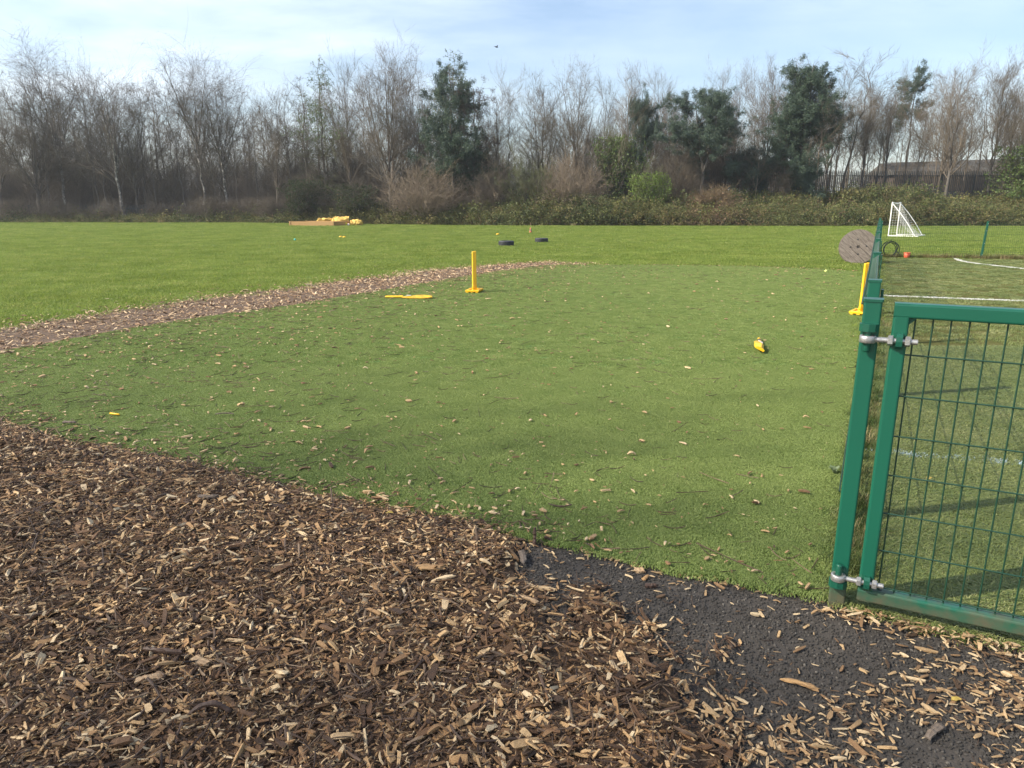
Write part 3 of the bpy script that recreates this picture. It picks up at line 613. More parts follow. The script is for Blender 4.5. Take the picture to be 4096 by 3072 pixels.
def put(key, name, u, vtop, Y, label, group=None, rot=None, wide=1., cat='tree', lean=(0, 0), base=None):
    H, parts = PROTO[key]
    if cat == 'tree': Y = max(Y, float(edgeY((u - 2048) / FPX * Y)) + 3.2 + (Y * 7.3 % 2))
    else: Y = max(Y, float(edgeY((u - 2048) / FPX * Y)) + 1.2)
    x = (u - 2048) / FPX / math.cos(PITCH) * Y; b = float(bank(x, Y)) - .05
    # refine x so the base, at its own height, sits on the pixel column
    for _ in range(3):
        zc = Y * math.cos(PITCH) - (b - CAMH) * math.sin(PITCH); x = (u - 2048) / FPX * zc; b = float(bank(x, Y)) - .05
    if base is not None: b = base
    top = at(u, vtop, Y).z; s = (top - b) / H
    t = thing(name, label, cat, (x, Y, b), (lean[0], lean[1], rot if rot is not None else (u * 1.37) % 6.28), group); t.scale = (s * wide, s * wide, s)
    for nm, me in parts: link(nm, me, t)
    return t
tw = 5.
def up(f): return 1 - .55 * f
# birches: pale straight stem, high fork, fine hanging twigs
for i in range(4):
    r_ = random.Random(i); H = 17
    fk = [.36, .40, .45, .37][i]; stems = [([(0, 0, 0), (.1, .05, H * .25), (-.05, 0, H * .55), (.15, .1, H * .97)], .24, .025)]
    for a, ln, sp in ((2.9 + i * .3, .55, 2.9), (.1 + i * .5, .50, 2.6), (1.6 + i, .42, 1.8), (4.6 + i, .40, 1.7)):
        z0 = H * (fk + r_.uniform(-.04, .10)); stems.append(([(.05, 0, z0), (sp * .45 * math.cos(a), sp * .45 * math.sin(a), z0 + H * ln * .45), (sp * math.cos(a), sp * math.sin(a), z0 + H * ln)], .14, .018))
    proto('birch%d' % i, 300 + i, H, stems, [Lv(9, .58, .36, (.30, .98), 5, .07, .08, .55, sides=4, shape=lambda f: 1.1 - .5 * f), Lv(7, .62, .55, (.12, 1), 4, .10, .02, .6, sides=3), Lv(6.5, .65, .55, (.1, 1), 3, .13, -.06, .6, rmin=.008), Lv(2.7, .6, tw + .60, (.1, 1), 3, .12, -.16, .6, rmin=.0056, taper=.3)], 'birch', 'twig_b')
# ash, poplar: ascending limbs, narrow vase
for i in range(4):
    H = 16; r_ = random.Random(20 + i); stems = [([(0, 0, 0), (.1, 0, H * .3), (0, .1, H * .6), (.05, 0, H * .98)], .19, .015)]
    if i % 2: stems.append(([(0, 0, H * .2), (.6, .3, H * .45), (1.2, .4, H * .92)], .12, .015)); stems.append(([(0, 0, H * .28), (-.7, -.3, H * .5), (-1.3, .1, H * .9)], .11, .015))
    proto('ash%d' % i, 330 + i, H, stems, [Lv(26 if i % 2 == 0 else 12, .72, .32, (.24, .97), 5, .06, .15, .45, sides=4, shape=lambda f: 1.2 - .75 * f), Lv(8, .55, .46, (.12, 1), 4, .09, .11, .6, sides=3), Lv(5.5, .55, .52, (.12, 1), 3, .12, .08, .6, rmin=.0085), Lv(2.1, .5, tw + .55, (.15, 1), 2, .12, .06, .6, rmin=.0066, taper=.3)], 'bark2', ['twig_g', 'twig_g', 'twig_p', 'twig_g'][i])
# broad rounded crowns
for i in range(3):
    H = 16; a0 = i * 1.1; stems = [([(0, 0, 0), (.1, 0, H * .22), (.2, .1, H * .5), (0, .1, H * .95)], .27, .02)]
    for j in range(5):
        a = a0 + j * 1.3; z0 = H * (.18 + .045 * j); sp = 4.0 - .35 * j; stems.append(([(.1, 0, z0), (sp * .5 * math.cos(a), sp * .5 * math.sin(a), z0 + H * .22), (sp * math.cos(a), sp * math.sin(a), z0 + H * (.50 + .03 * j))], .13, .018))
    proto('broad%d' % i, 350 + i, H, stems, [Lv(11, .68, .33, (.25, .98), 5, .09, .08, .5, sides=4, shape=lambda f: 1.1 - .5 * f), Lv(7.5, .62, .5, (.12, 1), 4, .12, .06, .6, sides=3), Lv(5.5, .6, .52, (.12, 1), 3, .14, .04, .6, rmin=.0085), Lv(2.1, .55, tw + .55, (.15, 1), 2, .14, .03, .6, rmin=.0066, taper=.3)], 'bark', 'twig_g')
# thin poles
for i in range(4):
    H = 13; r_ = random.Random(40 + i); lx = r_.uniform(-.9, .9)
    proto('pole%d' % i, 370 + i, H, [([(0, 0, 0), (lx * .3, 0, H * .33), (lx * .5, .1, H * .66), (lx, .2, H * .98)], .105, .012)], [Lv(24, .75, .20, (.25, .98), 4, .10, .08, .42, sides=3, shape=lambda f: 1.1 - .5 * f), Lv(8, .6, .5, (.15, 1), 3, .12, .04, .6, rmin=.008), Lv(5, .6, tw + .5, (.15, 1), 2, .14, .02, .6, rmin=.007)], 'bark2' if i % 2 else 'bark', 'twig_d' if i % 2 else 'twig_g')
# larches: cone of level branches with soft green needles high up
for i in range(2):
    H = 15; proto('larch%d' % i, 390 + i, H, [([(0, 0, 0), (.05, 0, H * .5), (0, 0, H)], .17, .01)], [Lv(90, 1.35, .27, (.22, .99), 4, .06, .02, .25, sides=3, shape=lambda f: 1.18 - 1.08 * f, rmin=.014), Lv(13, .9, .26, (.1, 1), 3, .12, -.06, .6, rmin=.008), Lv(3, .8, tw + .25, (.2, 1), 2, .15, -.05, .6, rmin=.007)], 'bark', 'twig_d' if i else 'twig_o', leaf=('larch', 3, .075, .06, 1.6, .38, (.5, 1)) if i == 0 else ('deadneedle', 2, .06, .05, 1.6, .15, (.3, 1)))
# pines: bare stem, heavy uneven needle clumps
def pine(key, seed, H, stems, n1, ang, ln, f0, shape, nm='needle', dens=.5, up_=.06, clump=34):
    proto(key, seed, H, stems, [Lv(n1, ang, ln, (f0, .99), 5, .10, up_, .42, sides=4, shape=shape, rmin=.02), Lv(9, .8, .45, (.18, 1), 3, .15, .10, .6, rmin=.012), Lv(4, .7, tw + .38, (.2, 1), 2, .15, .12, .6, rmin=.01)], 'bark', 'twig_d', leaf=(nm, clump, .23, .13, .15, dens, (0, 1.1)))
pine('pine0', 400, 14, [([(0, 0, 0), (.1, 0, 7), (0, 0, 14)], .22, .02)], 40, 1.2, .27, .30, lambda f: 1.2 - .95 * f, 'needle', .78)
pine('pine1', 401, 12, [([(0, 0, 0), (.1, 0, 5), (-.9, 0, 9), (-1.1, 0, 12)], .22, .03), ([(0, 0, 4), (.9, .2, 7), (1.3, .2, 11.7)], .14, .03)], 34, 1.15, .32, .36, lambda f: 1.1 - .40 * f, 'needle2', .8)
pine('pine2', 402, 13, [([(0, 0, 0), (.1, 0, 6), (.2, 0, 13)], .24, .03), ([(0, 0, 4), (-.8, .2, 7), (-1.1, .2, 11)], .13, .03)], 40, 1.05, .26, .12, lambda f: 1.15 - .6 * f, 'needle', .8)
pine('pine3', 403, 11, [([(0, 0, 0), (.1, 0, 6), (0, 0, 11)], .15, .02)], 30, 1.3, .22, .42, lambda f: 1.25 - 1.0 * f, 'needle2', .5)
pine('pine4', 404, 14, [([(0, 0, 0), (.1, 0, 7), (.2, 0, 14)], .13, .015)], 20, 1.15, .15, .50, lambda f: 1.3 - .8 * f, 'needle2', .5)
pine('dead_pine', 405, 12, [([(0, 0, 0), (.1, 0, 6), (0, 0, 12)], .2, .02)], 26, 1.1, .26, .35, lambda f: 1.2 - .7 * f, 'deadneedle', .35, -.02, 14)
pine('low_pine', 406, 5, [([(0, 0, 0), (.1, 0, 2), (.2, 0, 5)], .14, .02), ([(0, 0, .3), (1, .3, 2), (1.7, .3, 3.9)], .1, .02), ([(0, 0, .3), (-1, .2, 2), (-1.8, .2, 3.6)], .1, .02)], 14, 1.0, .4, .05, lambda f: 1.2 - .7 * f, 'needle2', .6)
# many-stemmed shrubs
def shrub(key, seed, H, sp, n, cm_, leaf=None, n2=9):
    r_ = random.Random(seed); stems = []
    for j in range(n):
        a = r_.random() * 6.28; d = sp * math.sqrt(r_.random()); h = H * (1 - .42 * (d / sp) ** 2) * r_.uniform(.75, 1); stems.append(([(.2 * d * math.cos(a), .2 * d * math.sin(a), 0), (.6 * d * math.cos(a), .6 * d * math.sin(a), h * .5), (d * math.cos(a), d * math.sin(a), h)], .03, .006))
    proto(key, seed, H, stems, [Lv(n2, .55, .34, (.12, 1), 3, .12, .05, .6, sides=3, rmin=.008), Lv(6, .6, .48, (.1, 1), 3, .15, .03, .65, rmin=.007), Lv(2.8, .6, tw + .32, (.2, 1), 2, .15, .02, .7, rmin=.0065)], 'bark', cm_, leaf=leaf)
shrub('shrub_brown', 420, 4.6, 3.0, 60, 'twig_bush')
shrub('shrub_olive', 421, 4.8, 2.6, 34, 'twig_o', ('olive', 1, .07, .05, 1.4, .10, (0, 1)))
shrub('shrub_russet', 422, 2.2, 1.9, 30, 'twig_r')
shrub('shrub_spring', 423, 3.8, 1.5, 26, 'twig_o', ('spring', 3, .075, .09, 1.7, .34, (0, 1)))
shrub('shrub_green', 424, 4.6, 1.9, 26, 'twig_o', ('olive', 3, .10, .08, 1.5, .35, (0, 1)))
shrub('shrub_ivy', 425, 4.2, 2.3, 30, 'twig_d', ('ivy', 3, .085, .09, 1.3, .30, (0, 1)))
shrub('thicket0', 426, 7.5, 2.2, 15, 'twig_d'); shrub('thicket1', 427, 6.5, 2.4, 15, 'twig_g'); shrub('thicket2', 428, 8.5, 1.8, 12, 'twig_d')

put('birch0', 'birch_tree', 272, 118, 66, 'tallest silver birch, at the far end of the wood, rising over low multi-stemmed trees', rot=.4, wide=1.05)
put('birch1', 'birch_tree', 495, 172, 65, 'birch with chalk-white lower trunk that splits into two high limbs', rot=1.9)
put('birch2', 'birch_tree', 823, 190, 67, 'grey-stemmed birch forking high beside the white-footed birch pair', rot=.2)
put('birch3', 'birch_tree', 914, 146, 64, 'birch with white trunk foot and a long limb arching towards the larches', rot=3.0, wide=1.05)
put('broad1', 'bare_tree', 165, 300, 64, 'low wide bare tree with pale forked stems near the palisade end', rot=.5, wide=1.15)
put('broad2', 'bare_tree', 20, 340, 68, 'small spreading bare tree beside the exposed palisade panel', rot=2.2)
for (k, u, v, Y, lb) in (
        ('pole0', 405, 245, 66, 'tall thin dark tree midway between the tallest birch and the chalk-white birch'), ('pole1', 434, 400, 67, 'short thin tree close beside the chalk-white birch, towards the tallest birch'),
        ('pole2', 632, 410, 66, 'short thin tree past the dark many-limbed tree'), ('pole3', 748, 290, 66, 'tall thin tree leaning beside the grey-stemmed birch'), ('pole1', 872, 420, 70, 'short thin tree between the grey-stemmed and the white-footed birch'),
        ('pole0', 960, 430, 70, 'short thin tree just past the white-footed birch'), ('pole2', 335, 330, 72, 'thin tree close behind the tallest birch'), ('pole3', 590, 300, 72, 'tall thin tree rising behind the dark many-limbed tree'),
        ('pole0', 1040, 380, 71, 'thin tree under the long arching birch limb'), ('pole3', 210, 420, 70, 'short thin tree between the pale forked stems and the tallest birch')):
    put(k, 'pole_tree', u, v, Y, lb, 'thin bare trees among the birches')
for (k, u, v, Y) in (('pole2', 60, 330, 76), ('pole0', 130, 300, 79), ('pole1', 300, 290, 80), ('pole3', 460, 330, 77), ('pole2', 530, 300, 80), ('pole0', 680, 310, 78), ('pole1', 710, 380, 76), ('pole3', 800, 330, 80), ('pole2', 1000, 350, 79), ('pole0', 1075, 360, 77), ('pole1', 1350, 330, 76), ('pole3', 1480, 280, 77), ('pole0', 1620, 270, 76), ('pole2', 1750, 300, 76)):
    put(k, 'pole_tree', u, v, Y, 'thin bare tree deep in the wood, seen between nearer trunks', 'thin bare trees deep in the wood')
put('broad0', 'bare_tree', 556, 320, 66, 'dark many-limbed bare tree between two birches', rot=1.2, wide=.75)
put('broad2', 'bare_tree', 1108, 330, 62, 'dark bare tree with curved trunk leaning towards the birches', rot=4.0, wide=.75, lean=(0, -.10))
put('pole1', 'pole_tree', 1180, 335, 61, 'slim pale-stemmed bare tree just before the dark larch', rot=.3, wide=1.2)
put('larch1', 'larch_tree', 1240, 310, 61, 'dark brown leafless larch with level branches', rot=1)
put('larch0', 'larch_tree', 1310, 236, 63, 'larch with fresh pale green top and conical crown', rot=2)
put('ash0', 'bare_tree', 1408, 205, 64, 'narrow upright bare tree between the green larch and the wide oak', rot=.5, wide=.8)
put('broad0', 'oak_tree', 1563, 165, 62, 'wide bare oak with many rising limbs behind the big brown bush', rot=.1, wide=.92)
put('ash1', 'bare_tree', 1690, 190, 66, 'tall twin-stemmed bare tree between the oak and the dark pine', rot=2.1, wide=.9)
put('pine0', 'pine_tree', 1812, 258, 60, 'dark pine with pointed dense crown beside a browned dead conifer', rot=0, wide=.88)
put('larch0', 'larch_tree', 1822, 205, 69, 'pale green treetop showing above the dark pointed pine', rot=4)
put('dead_pine', 'dead_conifer', 1900, 300, 61.5, 'browned dying conifer leaning against the dark pointed pine', rot=1, wide=.9)
put('ash2', 'bare_tree', 1988, 240, 64, 'rounded pale bare tree on the open side of the dead conifer', rot=.8, wide=1.15)
put('ash3', 'bare_tree', 2172, 295, 63, 'bare tree with ivy-green lower half above olive shrubs', rot=2.8, wide=1.1)
put('broad1', 'bare_tree', 2308, 232, 63, 'bare tree with thick dark trunk and wide reaching boughs above the brown scrub', rot=3.3, wide=.85)
for (k, u, v, Y, lb) in (
        ('ash0', 2410, 290, 66, 'pale poplar rising above the tall yellow-green bush'), ('ash2', 2490, 255, 70, 'pale poplar beside the small narrow pine, on the yellow-green bush side'), ('ash1', 2555, 250, 70, 'pale poplar directly behind the small narrow pine'),
        ('ash0', 2612, 262, 68, 'pale poplar beside the small narrow pine, on the broad pine side'), ('ash3', 2670, 330, 70, 'short pale poplar midway between the small narrow pine and the broad pine'), ('ash2', 2740, 350, 71, 'lowest pale poplar, half hidden by the broad two-topped pine'),
        ('ash0', 2860, 250, 70, 'pale poplar rising straight above the broad two-topped pine'), ('ash1', 2925, 238, 70, 'pale twin-stemmed poplar just past the broad two-topped pine'), ('ash2', 3000, 250, 69, 'pale poplar midway between the two big pines'),
        ('ash3', 3055, 226, 69, 'tallest pale poplar, close to the tall dense pine'), ('ash1', 3130, 240, 70, 'pale poplar half hidden behind the tall dense pine')):
    put(k, 'poplar_tree', u, v, Y, lb, 'poplars behind the pines', wide=.85)
put('pine3', 'pine_tree', 2550, 352, 62, 'small narrow blue-green pine above the bright green shrub', rot=.5, wide=.6)
put('pine1', 'pine_tree', 2800, 325, 61, 'broad two-topped pine with heavy blue-green crown', rot=0, wide=1.08)
put('pine2', 'pine_tree', 3195, 262, 62, 'tall dense dark pine with flat-sided crown beside the palisade', rot=.2, wide=.98)
put('broad2', 'bare_tree', 3300, 300, 66, 'dense twiggy bare tree crowding the tall dense pine', rot=1.5, wide=.85)
put('pole2', 'bare_tree', 3350, 180, 62, 'leaning thin tree with a few dark leaves clinging to its tip', rot=0, wide=1.4, lean=(0, .14))
put('ash3', 'bare_tree', 3440, 290, 63, 'pale forked bare tree in front of the palisade beside the leaning thin tree', rot=1, wide=.8, lean=(0, .09))
put('ash1', 'bare_tree', 3530, 245, 64, 'twin-stemmed bare tree beside the thin pine', rot=.2, wide=.85)
put('pine4', 'pine_tree', 3612, 248, 66, 'thin pine with scattered clumps of needles among bare trees', rot=2)
put('ash2', 'bare_tree', 3650, 235, 63, 'bare tree rising from brambles, its crown tangled with the thin pine', rot=.6, wide=.8, lean=(0, .08))
put('ash0', 'bare_tree', 3780, 218, 61, 'stout grey bare tree in front of the brown roof', rot=1.2, wide=1.25, lean=(0, .06))
put('ash3', 'bare_tree', 3940, 200, 62, 'leaning bare tree between the stout grey tree and the ivied one', rot=4.2, wide=.95, lean=(0, .10))
put('ash1', 'bare_tree', 4040, 215, 64, 'bare tree with sprays of upright twigs behind the ivied shrub', rot=5, wide=.8, lean=(0, .06))
put('ash2', 'bare_tree', 4150, 225, 63, 'bare tree standing past the ivied shrub', rot=2, wide=1)
put('shrub_brown', 'bare_bush', 1690, 640, 57.0, 'big rounded brown leafless bush at the field edge beside the yellow bags', rot=0, wide=1.2, cat='bush')
put('shrub_brown', 'bare_bush', 1960, 610, 61, 'brown leafless bush under the dead conifer', rot=2, wide=.8, cat='bush')
put('shrub_olive', 'olive_bush', 2120, 560, 60, 'olive green bush under the ivied bare tree', rot=1, wide=.9, cat='bush')
put('shrub_brown', 'bare_bush', 2290, 590, 59.5, 'warm brown twiggy bush behind the brambles near the cone', rot=4, wide=.85, cat='bush')
put('shrub_green', 'green_bush', 2468, 500, 62, 'tall yellow-green bush next to the bright green shrub', rot=1, wide=.75, cat='bush')
put('shrub_spring', 'green_bush', 2585, 632, 59, 'bright yellow-green shrub in new leaf', rot=0, wide=.85, cat='bush')
put('shrub_russet', 'russet_bush', 2850, 735, 59, 'russet brown low bush among the brambles', rot=0, wide=1.15, cat='bush', base=.9)
put('low_pine', 'low_pine', 2990, 600, 62, 'low spreading pine beside the tall dense pine', rot=.4, wide=1.1, cat='tree')
put('low_pine', 'low_pine', 2760, 650, 63, 'low dark pine boughs under the broad two-topped pine', rot=3, wide=.9, cat='tree')
put('low_pine', 'low_pine', 3180, 640, 61, 'low blue-green pine growth at the foot of the tall dense pine', rot=5, wide=1.0, cat='tree')
put('shrub_ivy', 'ivy_bush', 1420, 690, 60.5, 'dark evergreen bush behind the yellow bags', rot=1, wide=1.0, cat='bush')
put('shrub_ivy', 'ivy_bush', 1240, 665, 63.5, 'dark evergreen thicket under the brown larch', rot=3, wide=1.0, cat='bush')
put('shrub_ivy', 'ivy_bush', 1790, 600, 63, 'dark evergreen bush under the pointed pine', rot=2, wide=.8, cat='bush')
put('shrub_green', 'ivied_tree', 4075, 540, 60.5, 'ivy-green shrub in front of the palisade', rot=2, wide=1.0, cat='bush')
put('shrub_brown', 'bare_bush', 2740, 640, 62, 'grey twiggy bush in front of the palisade under the broad pine', rot=1, wide=.8, cat='bush')
put('shrub_ivy', 'ivy_bush', 3010, 600, 64.5, 'dark green ivied scrub between the two big pines', rot=1, wide=.9, cat='bush')

# far wood: one mass of leafless growth behind the trees that can be told apart
keys = ['thicket0', 'thicket1', 'thicket2', 'pole0', 'pole2']; meshes = []
for k_ in keys:
    H, parts = PROTO[k_]; bm_ = bmesh.new()
    for _, me in parts: bm_.from_mesh(me)
    me = bpy.data.meshes.new('growth_' + k_); bm_.to_mesh(me); bm_.free(); me.materials.append(parts[1][1].materials[0]); meshes.append(me)
r2 = np.random.default_rng(12); n = 680; x = r2.uniform(-76, 62, n); y = edgeY(x) + 5 + 28 * r2.random(n) ** 1.3; idx = r2.choice(5, n, p=[.25, .22, .21, .16, .16])
# keep the gap over the roof open
right = (x > 22) & (y > 58); idx = np.where(right, r2.choice([3, 4], n), idx); k = ~(right & (r2.random(n) < .45)); x, y, idx = x[k], y[k], idx[k]; n = len(x)
s_ = r2.uniform(.5, 1.0, n) * np.where(x < -8, 1.0, .85)
scatter('background_wood', np.stack([x, y, bank(x, y)], 1), np.stack([np.zeros(n), np.zeros(n), r2.random(n) * 6.28], 1), np.stack([s_, s_, s_], 1), meshes, idx, None, 'dense mass of leafless growth filling the wood behind the front trees', 'woodland')
n = 70; x = r2.uniform(10, 60, n); y = 72 + 24 * r2.random(n); s_ = r2.uniform(.3, .55, n)
scatter('far_scrub', np.stack([x, y, bank(x, y)], 1), np.stack([np.zeros(n), np.zeros(n), r2.random(n) * 6.28], 1), np.stack([s_ * 1.6, s_ * 1.6, s_], 1), meshes[:2], r2.integers(0, 2, n), None, 'low leafless scrub seen through the palisade beside the roof', 'scrub')
n = 260; x = r2.uniform(-56, 44, n); y = edgeY(x) + r2.uniform(.9, 4.5, n); k = (x < 8); x, y = x[k], y[k]; n = len(x); s_ = r2.uniform(.14, .34, n)
scatter('undergrowth', np.stack([x, y, bank(x, y)], 1), np.stack([np.zeros(n), np.zeros(n), r2.random(n) * 6.28], 1), np.stack([s_ * 1.5, s_ * 1.5, s_], 1), meshes[:2], r2.integers(0, 2, n), None, 'brown twiggy undergrowth along the foot of the wood', 'undergrowth')

# brambles: arching stems and small leaves over low mounds
def bramble_clump(seed, nl, mt):
    r = np.random.default_rng(seed); stems = []
    P = np.zeros((9, 3)); P[:, :2] = r.normal(0, .25, (9, 2)); D = norm(np.c_[r.normal(0, .6, (9, 2)), np.full(9, .8)])
    pts, rad = grow_level(r, P, D, r.uniform(.6, 1.2, 9), np.full(9, .008), Lv(1, 1, 1, seg=5, wig=.15, trop=-.28))
    V1, F1 = tubes(pts, rad, 3); V2, F2 = leafcloud(r, pts[:, 1:].reshape(-1, 3), nl, .062, .10, 1.3, .35)
    me = npmesh('bramble_clump', *join([(V1, F1), (V2, F2)]), mt); me.materials.append(MT['twig_r'])
    mi = np.zeros(len(me.polygons), np.int32); mi[:len(F1)] = 1; me.polygons.foreach_set('material_index', mi); return me
bc = [bramble_clump(500 + i, 7, 'bramble') for i in range(5)] + [bramble_clump(520 + i, 1, 'brown_leaf') for i in range(2)]
def bram_h(x, y):
    """height of the bramble mounds above the ground"""
    prof = np.interp(x, [-50, -30, -18, -13, -9, -4, 0, 3, 8, 13, 17, 20, 25, 30, 36, 45], [.3, .35, .9, 1.1, 1.0, 1.5, 1.4, 2.2, 1.5, 1.6, 2.2, 1.3, 1.5, 2.1, 1.2, 1.4])
    d = np.clip((y - edgeY(x) - .1) / 1.6, 0, 1); d2 = np.clip((edgeY(x) + 7.5 - y) / 3, 0, 1)
    return prof * np.sqrt(d) * d2 * (.35 + .75 * vnoise(x, y, .30) + .45 * vnoise(x, y, .9))
n = 15000; x = r2.uniform(-52, 48, n); y = edgeY(x) + .25 + 7.0 * r2.random(n) ** 1.4; h = bram_h(x, y)
keep = (h > .12) & (r2.random(n) < np.where(x < -22, .45, 1)); x, y, h = x[keep], y[keep], h[keep]; n = len(x)
z = bank(x, y) + h * np.where(r2.random(n) < .55, 1, r2.random(n)) - .35
russet = np.exp(-((x - 15.5) / 3.0) ** 2) * .65 + np.exp(-((x - 30) / 2.) ** 2) * .2 + .16
idx = np.where(r2.random(n) < russet, r2.integers(5, 7, n), r2.integers(0, 5, n)); s_ = r2.uniform(.6, 1.05, n) * np.where(r2.random(n) < .07, 1.7, 1)
scatter('bramble_bank', np.stack([x, y, z], 1), rnd_rot(r2, n, .25), np.stack([s_] * 3, 1), bc, idx, None, 'tangled green and brown brambles banked along the far field edge', 'brambles')
# dark soil mounds beneath the brambles, so that no light comes through underneath
mx_ = np.linspace(-52, 48, 160); my_ = np.linspace(0, 8, 18); MX, MYo = np.meshgrid(mx_, my_); MY = edgeY(MX) + .35 + MYo; MZ = bank(MX, MY) + np.maximum(bram_h(MX, MY) - .45, -.02)
jj = np.arange(MX.size).reshape(MX.shape); q = np.stack([jj[:-1, :-1], jj[:-1, 1:], jj[1:, 1:], jj[1:, :-1]], -1).reshape(-1, 4)
link('hedge_bank', npmesh('hedge_bank', np.stack([MX, MY, MZ], -1).reshape(-1, 3), q, 'mulch', True), kind='structure')

# bare tree just out of frame whose branches shade the near turf
H, parts = PROTO['broad1']; t = thing('bare_tree', 'tall bare tree standing beside the chip bed whose branches shade the near turf', 'tree', (-20.2, -1.9, -.05), 2.2); t.scale = (1.0, 1.0, 1.0)
for nm, me in parts: link(nm, me, t)
# ------------------------------------------------------------------ palisade fence and house behind it
def palisade_line():
    pts = []
    for x in np.arange(-58, 46.5, .155):
        y = float(edgeY(x)) + float(np.interp(x, [-30, -5, 10, 20], [4.6, 7, 9, 8.2]))
        pts.append((x, y, float(bank(x, y)) - (.25 if x < 0 else .05)))
    return pts
PL = palisade_line()
pf = thing('palisade_fence', 'long dark steel palisade fence running behind the hedge', 'fence', (0, 0, 0))
pm = MB(); pw = .068; pm.add([(-pw / 2, 0, 0), (0, -.018, 0), (pw / 2, 0, 0), (-pw / 2, 0, 1.72), (0, -.018, 1.72), (pw / 2, 0, 1.72), (-.028, 0, 1.82), (0, -.012, 1.9), (.028, 0, 1.82), (0, .012, 0), (0, .012, 1.72)],
                             [(0, 1, 4, 3), (1, 2, 5, 4), (3, 4, 7, 6), (4, 5, 8, 7), (2, 9, 10, 5), (9, 0, 3, 10), (5, 10, 8), (10, 3, 6), (6, 7, 8), (6, 8, 10), (0, 9, 2, 1)])
pmesh = pm.mesh('pale', 'palisade'); rest = MB(); cnt = 0
vis = sorted(range(len(PL)), key=lambda i: 0 if PL[i][0] > 24 else (1 if PL[i][0] < -40 else 2))
single = set(vis[:295])
for i, (x, y, z) in enumerate(PL):
    sc = 1.0 if x < 0 else 1.12
    if i in single: o = link('pale', pmesh, pf, (x, y, z)); o.scale = (1, 1, sc)
    else: rest.add([(v[0] + x, v[1] + y, v[2] * sc + z) for v in pm.v], pm.f)
rest.build('pale_run', 'palisade', pf, kind='stuff')
for zr in (.35, 1.5):
    rl = MB(); rl.tube([(p[0], p[1] + .035, p[2] + zr * (1 if p[0] < 0 else 1.12)) for p in PL[::12]], .028, 4); rl.build('rail', 'palisade', pf)
for p in PL[::18]:
    MB().box((p[0], p[1] + .1, p[2] + .9), (.07, .06, 1.9)).build('post', 'palisade', pf)
hb = at(3850, 645, 84); hs = thing('house', 'low building with long brown tiled roof behind the palisade fence', 'house', (hb.x, 84, 2.2), math.radians(3))
hw = 7.6; MB().box((0, 2.6, 1.3), (hw * 2, 5.6, 2.8)).build('wall', 'wall', hs)
rz0, rz1 = 2.7, hb.z + .15 - 2.2
rf = MB(); rf.add([(-hw - .4, -.6, rz0), (hw + .4, -.6, rz0), (hw + .4, 2.6, rz1 + .35), (-hw - .4, 2.6, rz1 - .25), (-hw - .4, 5.8, rz0), (hw + .4, 5.8, rz0), (-hw - .4, -.6, rz0 - .12), (hw + .4, -.6, rz0 - .12)], [(0, 1, 2, 3), (3, 2, 5, 4), (6, 7, 1, 0), (0, 3, 4), (1, 5, 2)])
ro = rf.build('roof', 'roof', hs)
for k in range(1, 9):                              # tile courses as stepped battens
    t_ = k / 9; MB().box((0, -.6 + 3.2 * t_, rz0 + (rz1 - rz0) * t_ + .03), (hw * 2 + .7, .07, .05), Matrix.Rotation(math.atan2(-.6, hw * 2) * 0, 3, 'Y')).build('tile_course', 'roof', ro)

# ------------------------------------------------------------------ side fence, back fence, gate
def V_panel(a, b, h, name, parent, pitchw, bulge, wr=.0026, ncross=6):
    """welded mesh panel with pressed folds: upright wires bent at two folds, and cross wires"""
    a, b = Vector(a), Vector(b); t = (b - a).normalized(); nrm = Vector((-t.y, t.x, 0)); n_ = max(2, int((b - a).length / pitchw)); mb = MB()
    zs = [(.04, 0), (.10, 0), (.15, bulge), (.20, 0), (h - .16, 0), (h - .075, bulge), (h - .03, bulge * .8), (h, 0)]
    V = []; 
    for i in range(n_ + 1):
        p = a + (b - a) * (i / n_); mb.tube([p + nrm * o + Vector((0, 0, z)) for z, o in zs], wr, 4, False)
    for z in [.05, .15, .20, .15 + (h - .3) * .25, .15 + (h - .3) * .5, .15 + (h - .3) * .75, h - .16, h - .075, h - .004]:
        o = bulge if z in (.15, h - .075) else 0
        mb.tube([a + nrm * (o + wr * 2) + Vector((0, 0, z)), b + nrm * (o + wr * 2) + Vector((0, 0, z))], wr * 1.15, 4, False)
    return mb.build(name, 'wire', parent)
fs = thing('mesh_fence', 'green welded mesh fence running from the gate post along the turf', 'fence', tuple(GP), 0)
rz = math.atan2(FN.y, FN.x)
t0 = .80; posts = [t0 + k * 2.52 for k in range(9)]; HF = 1.135
for k, t_ in enumerate(posts):
    p = FD * t_; ht = 1.165 if k == 0 else HF + .01
    po = MB().rbox(p + Vector((0, 0, -.05)), p + Vector((0, 0, ht)), .05, .06, .005, up=FD).build('post', 'green_dirty' if k == 0 else 'green', fs)
    MB().box(p + Vector((0, 0, ht + .004)), (.055, .064, .010), rz).build('cap', 'green', po)
    if k: MB().rbox(p + FN * .032 + Vector((0, 0, .05)), p + FN * .032 + Vector((0, 0, HF)), .05, .008, .002, up=FN).build('clamp_bar', 'green', fs)
    else: MB().rbox(p + FN * .034 + FD * .02 + Vector((0, 0, ht - .16)), p + FN * .034 + FD * .02 + Vector((0, 0, ht - .035)), .03, .012, .004, up=FN).build('clip', 'green', po)
for t_, t2 in zip(posts[:-1], posts[1:]):
    V_panel(FD * (t_ + .02) + FN * .012, FD * (t2 - .02) + FN * .012, HF, 'mesh_panel', fs, .05, .048, .003)
bf = thing('mesh_fence', 'low green mesh fence closing the far end of the artificial pitch', 'fence', tuple(far_))
HB = 1.07
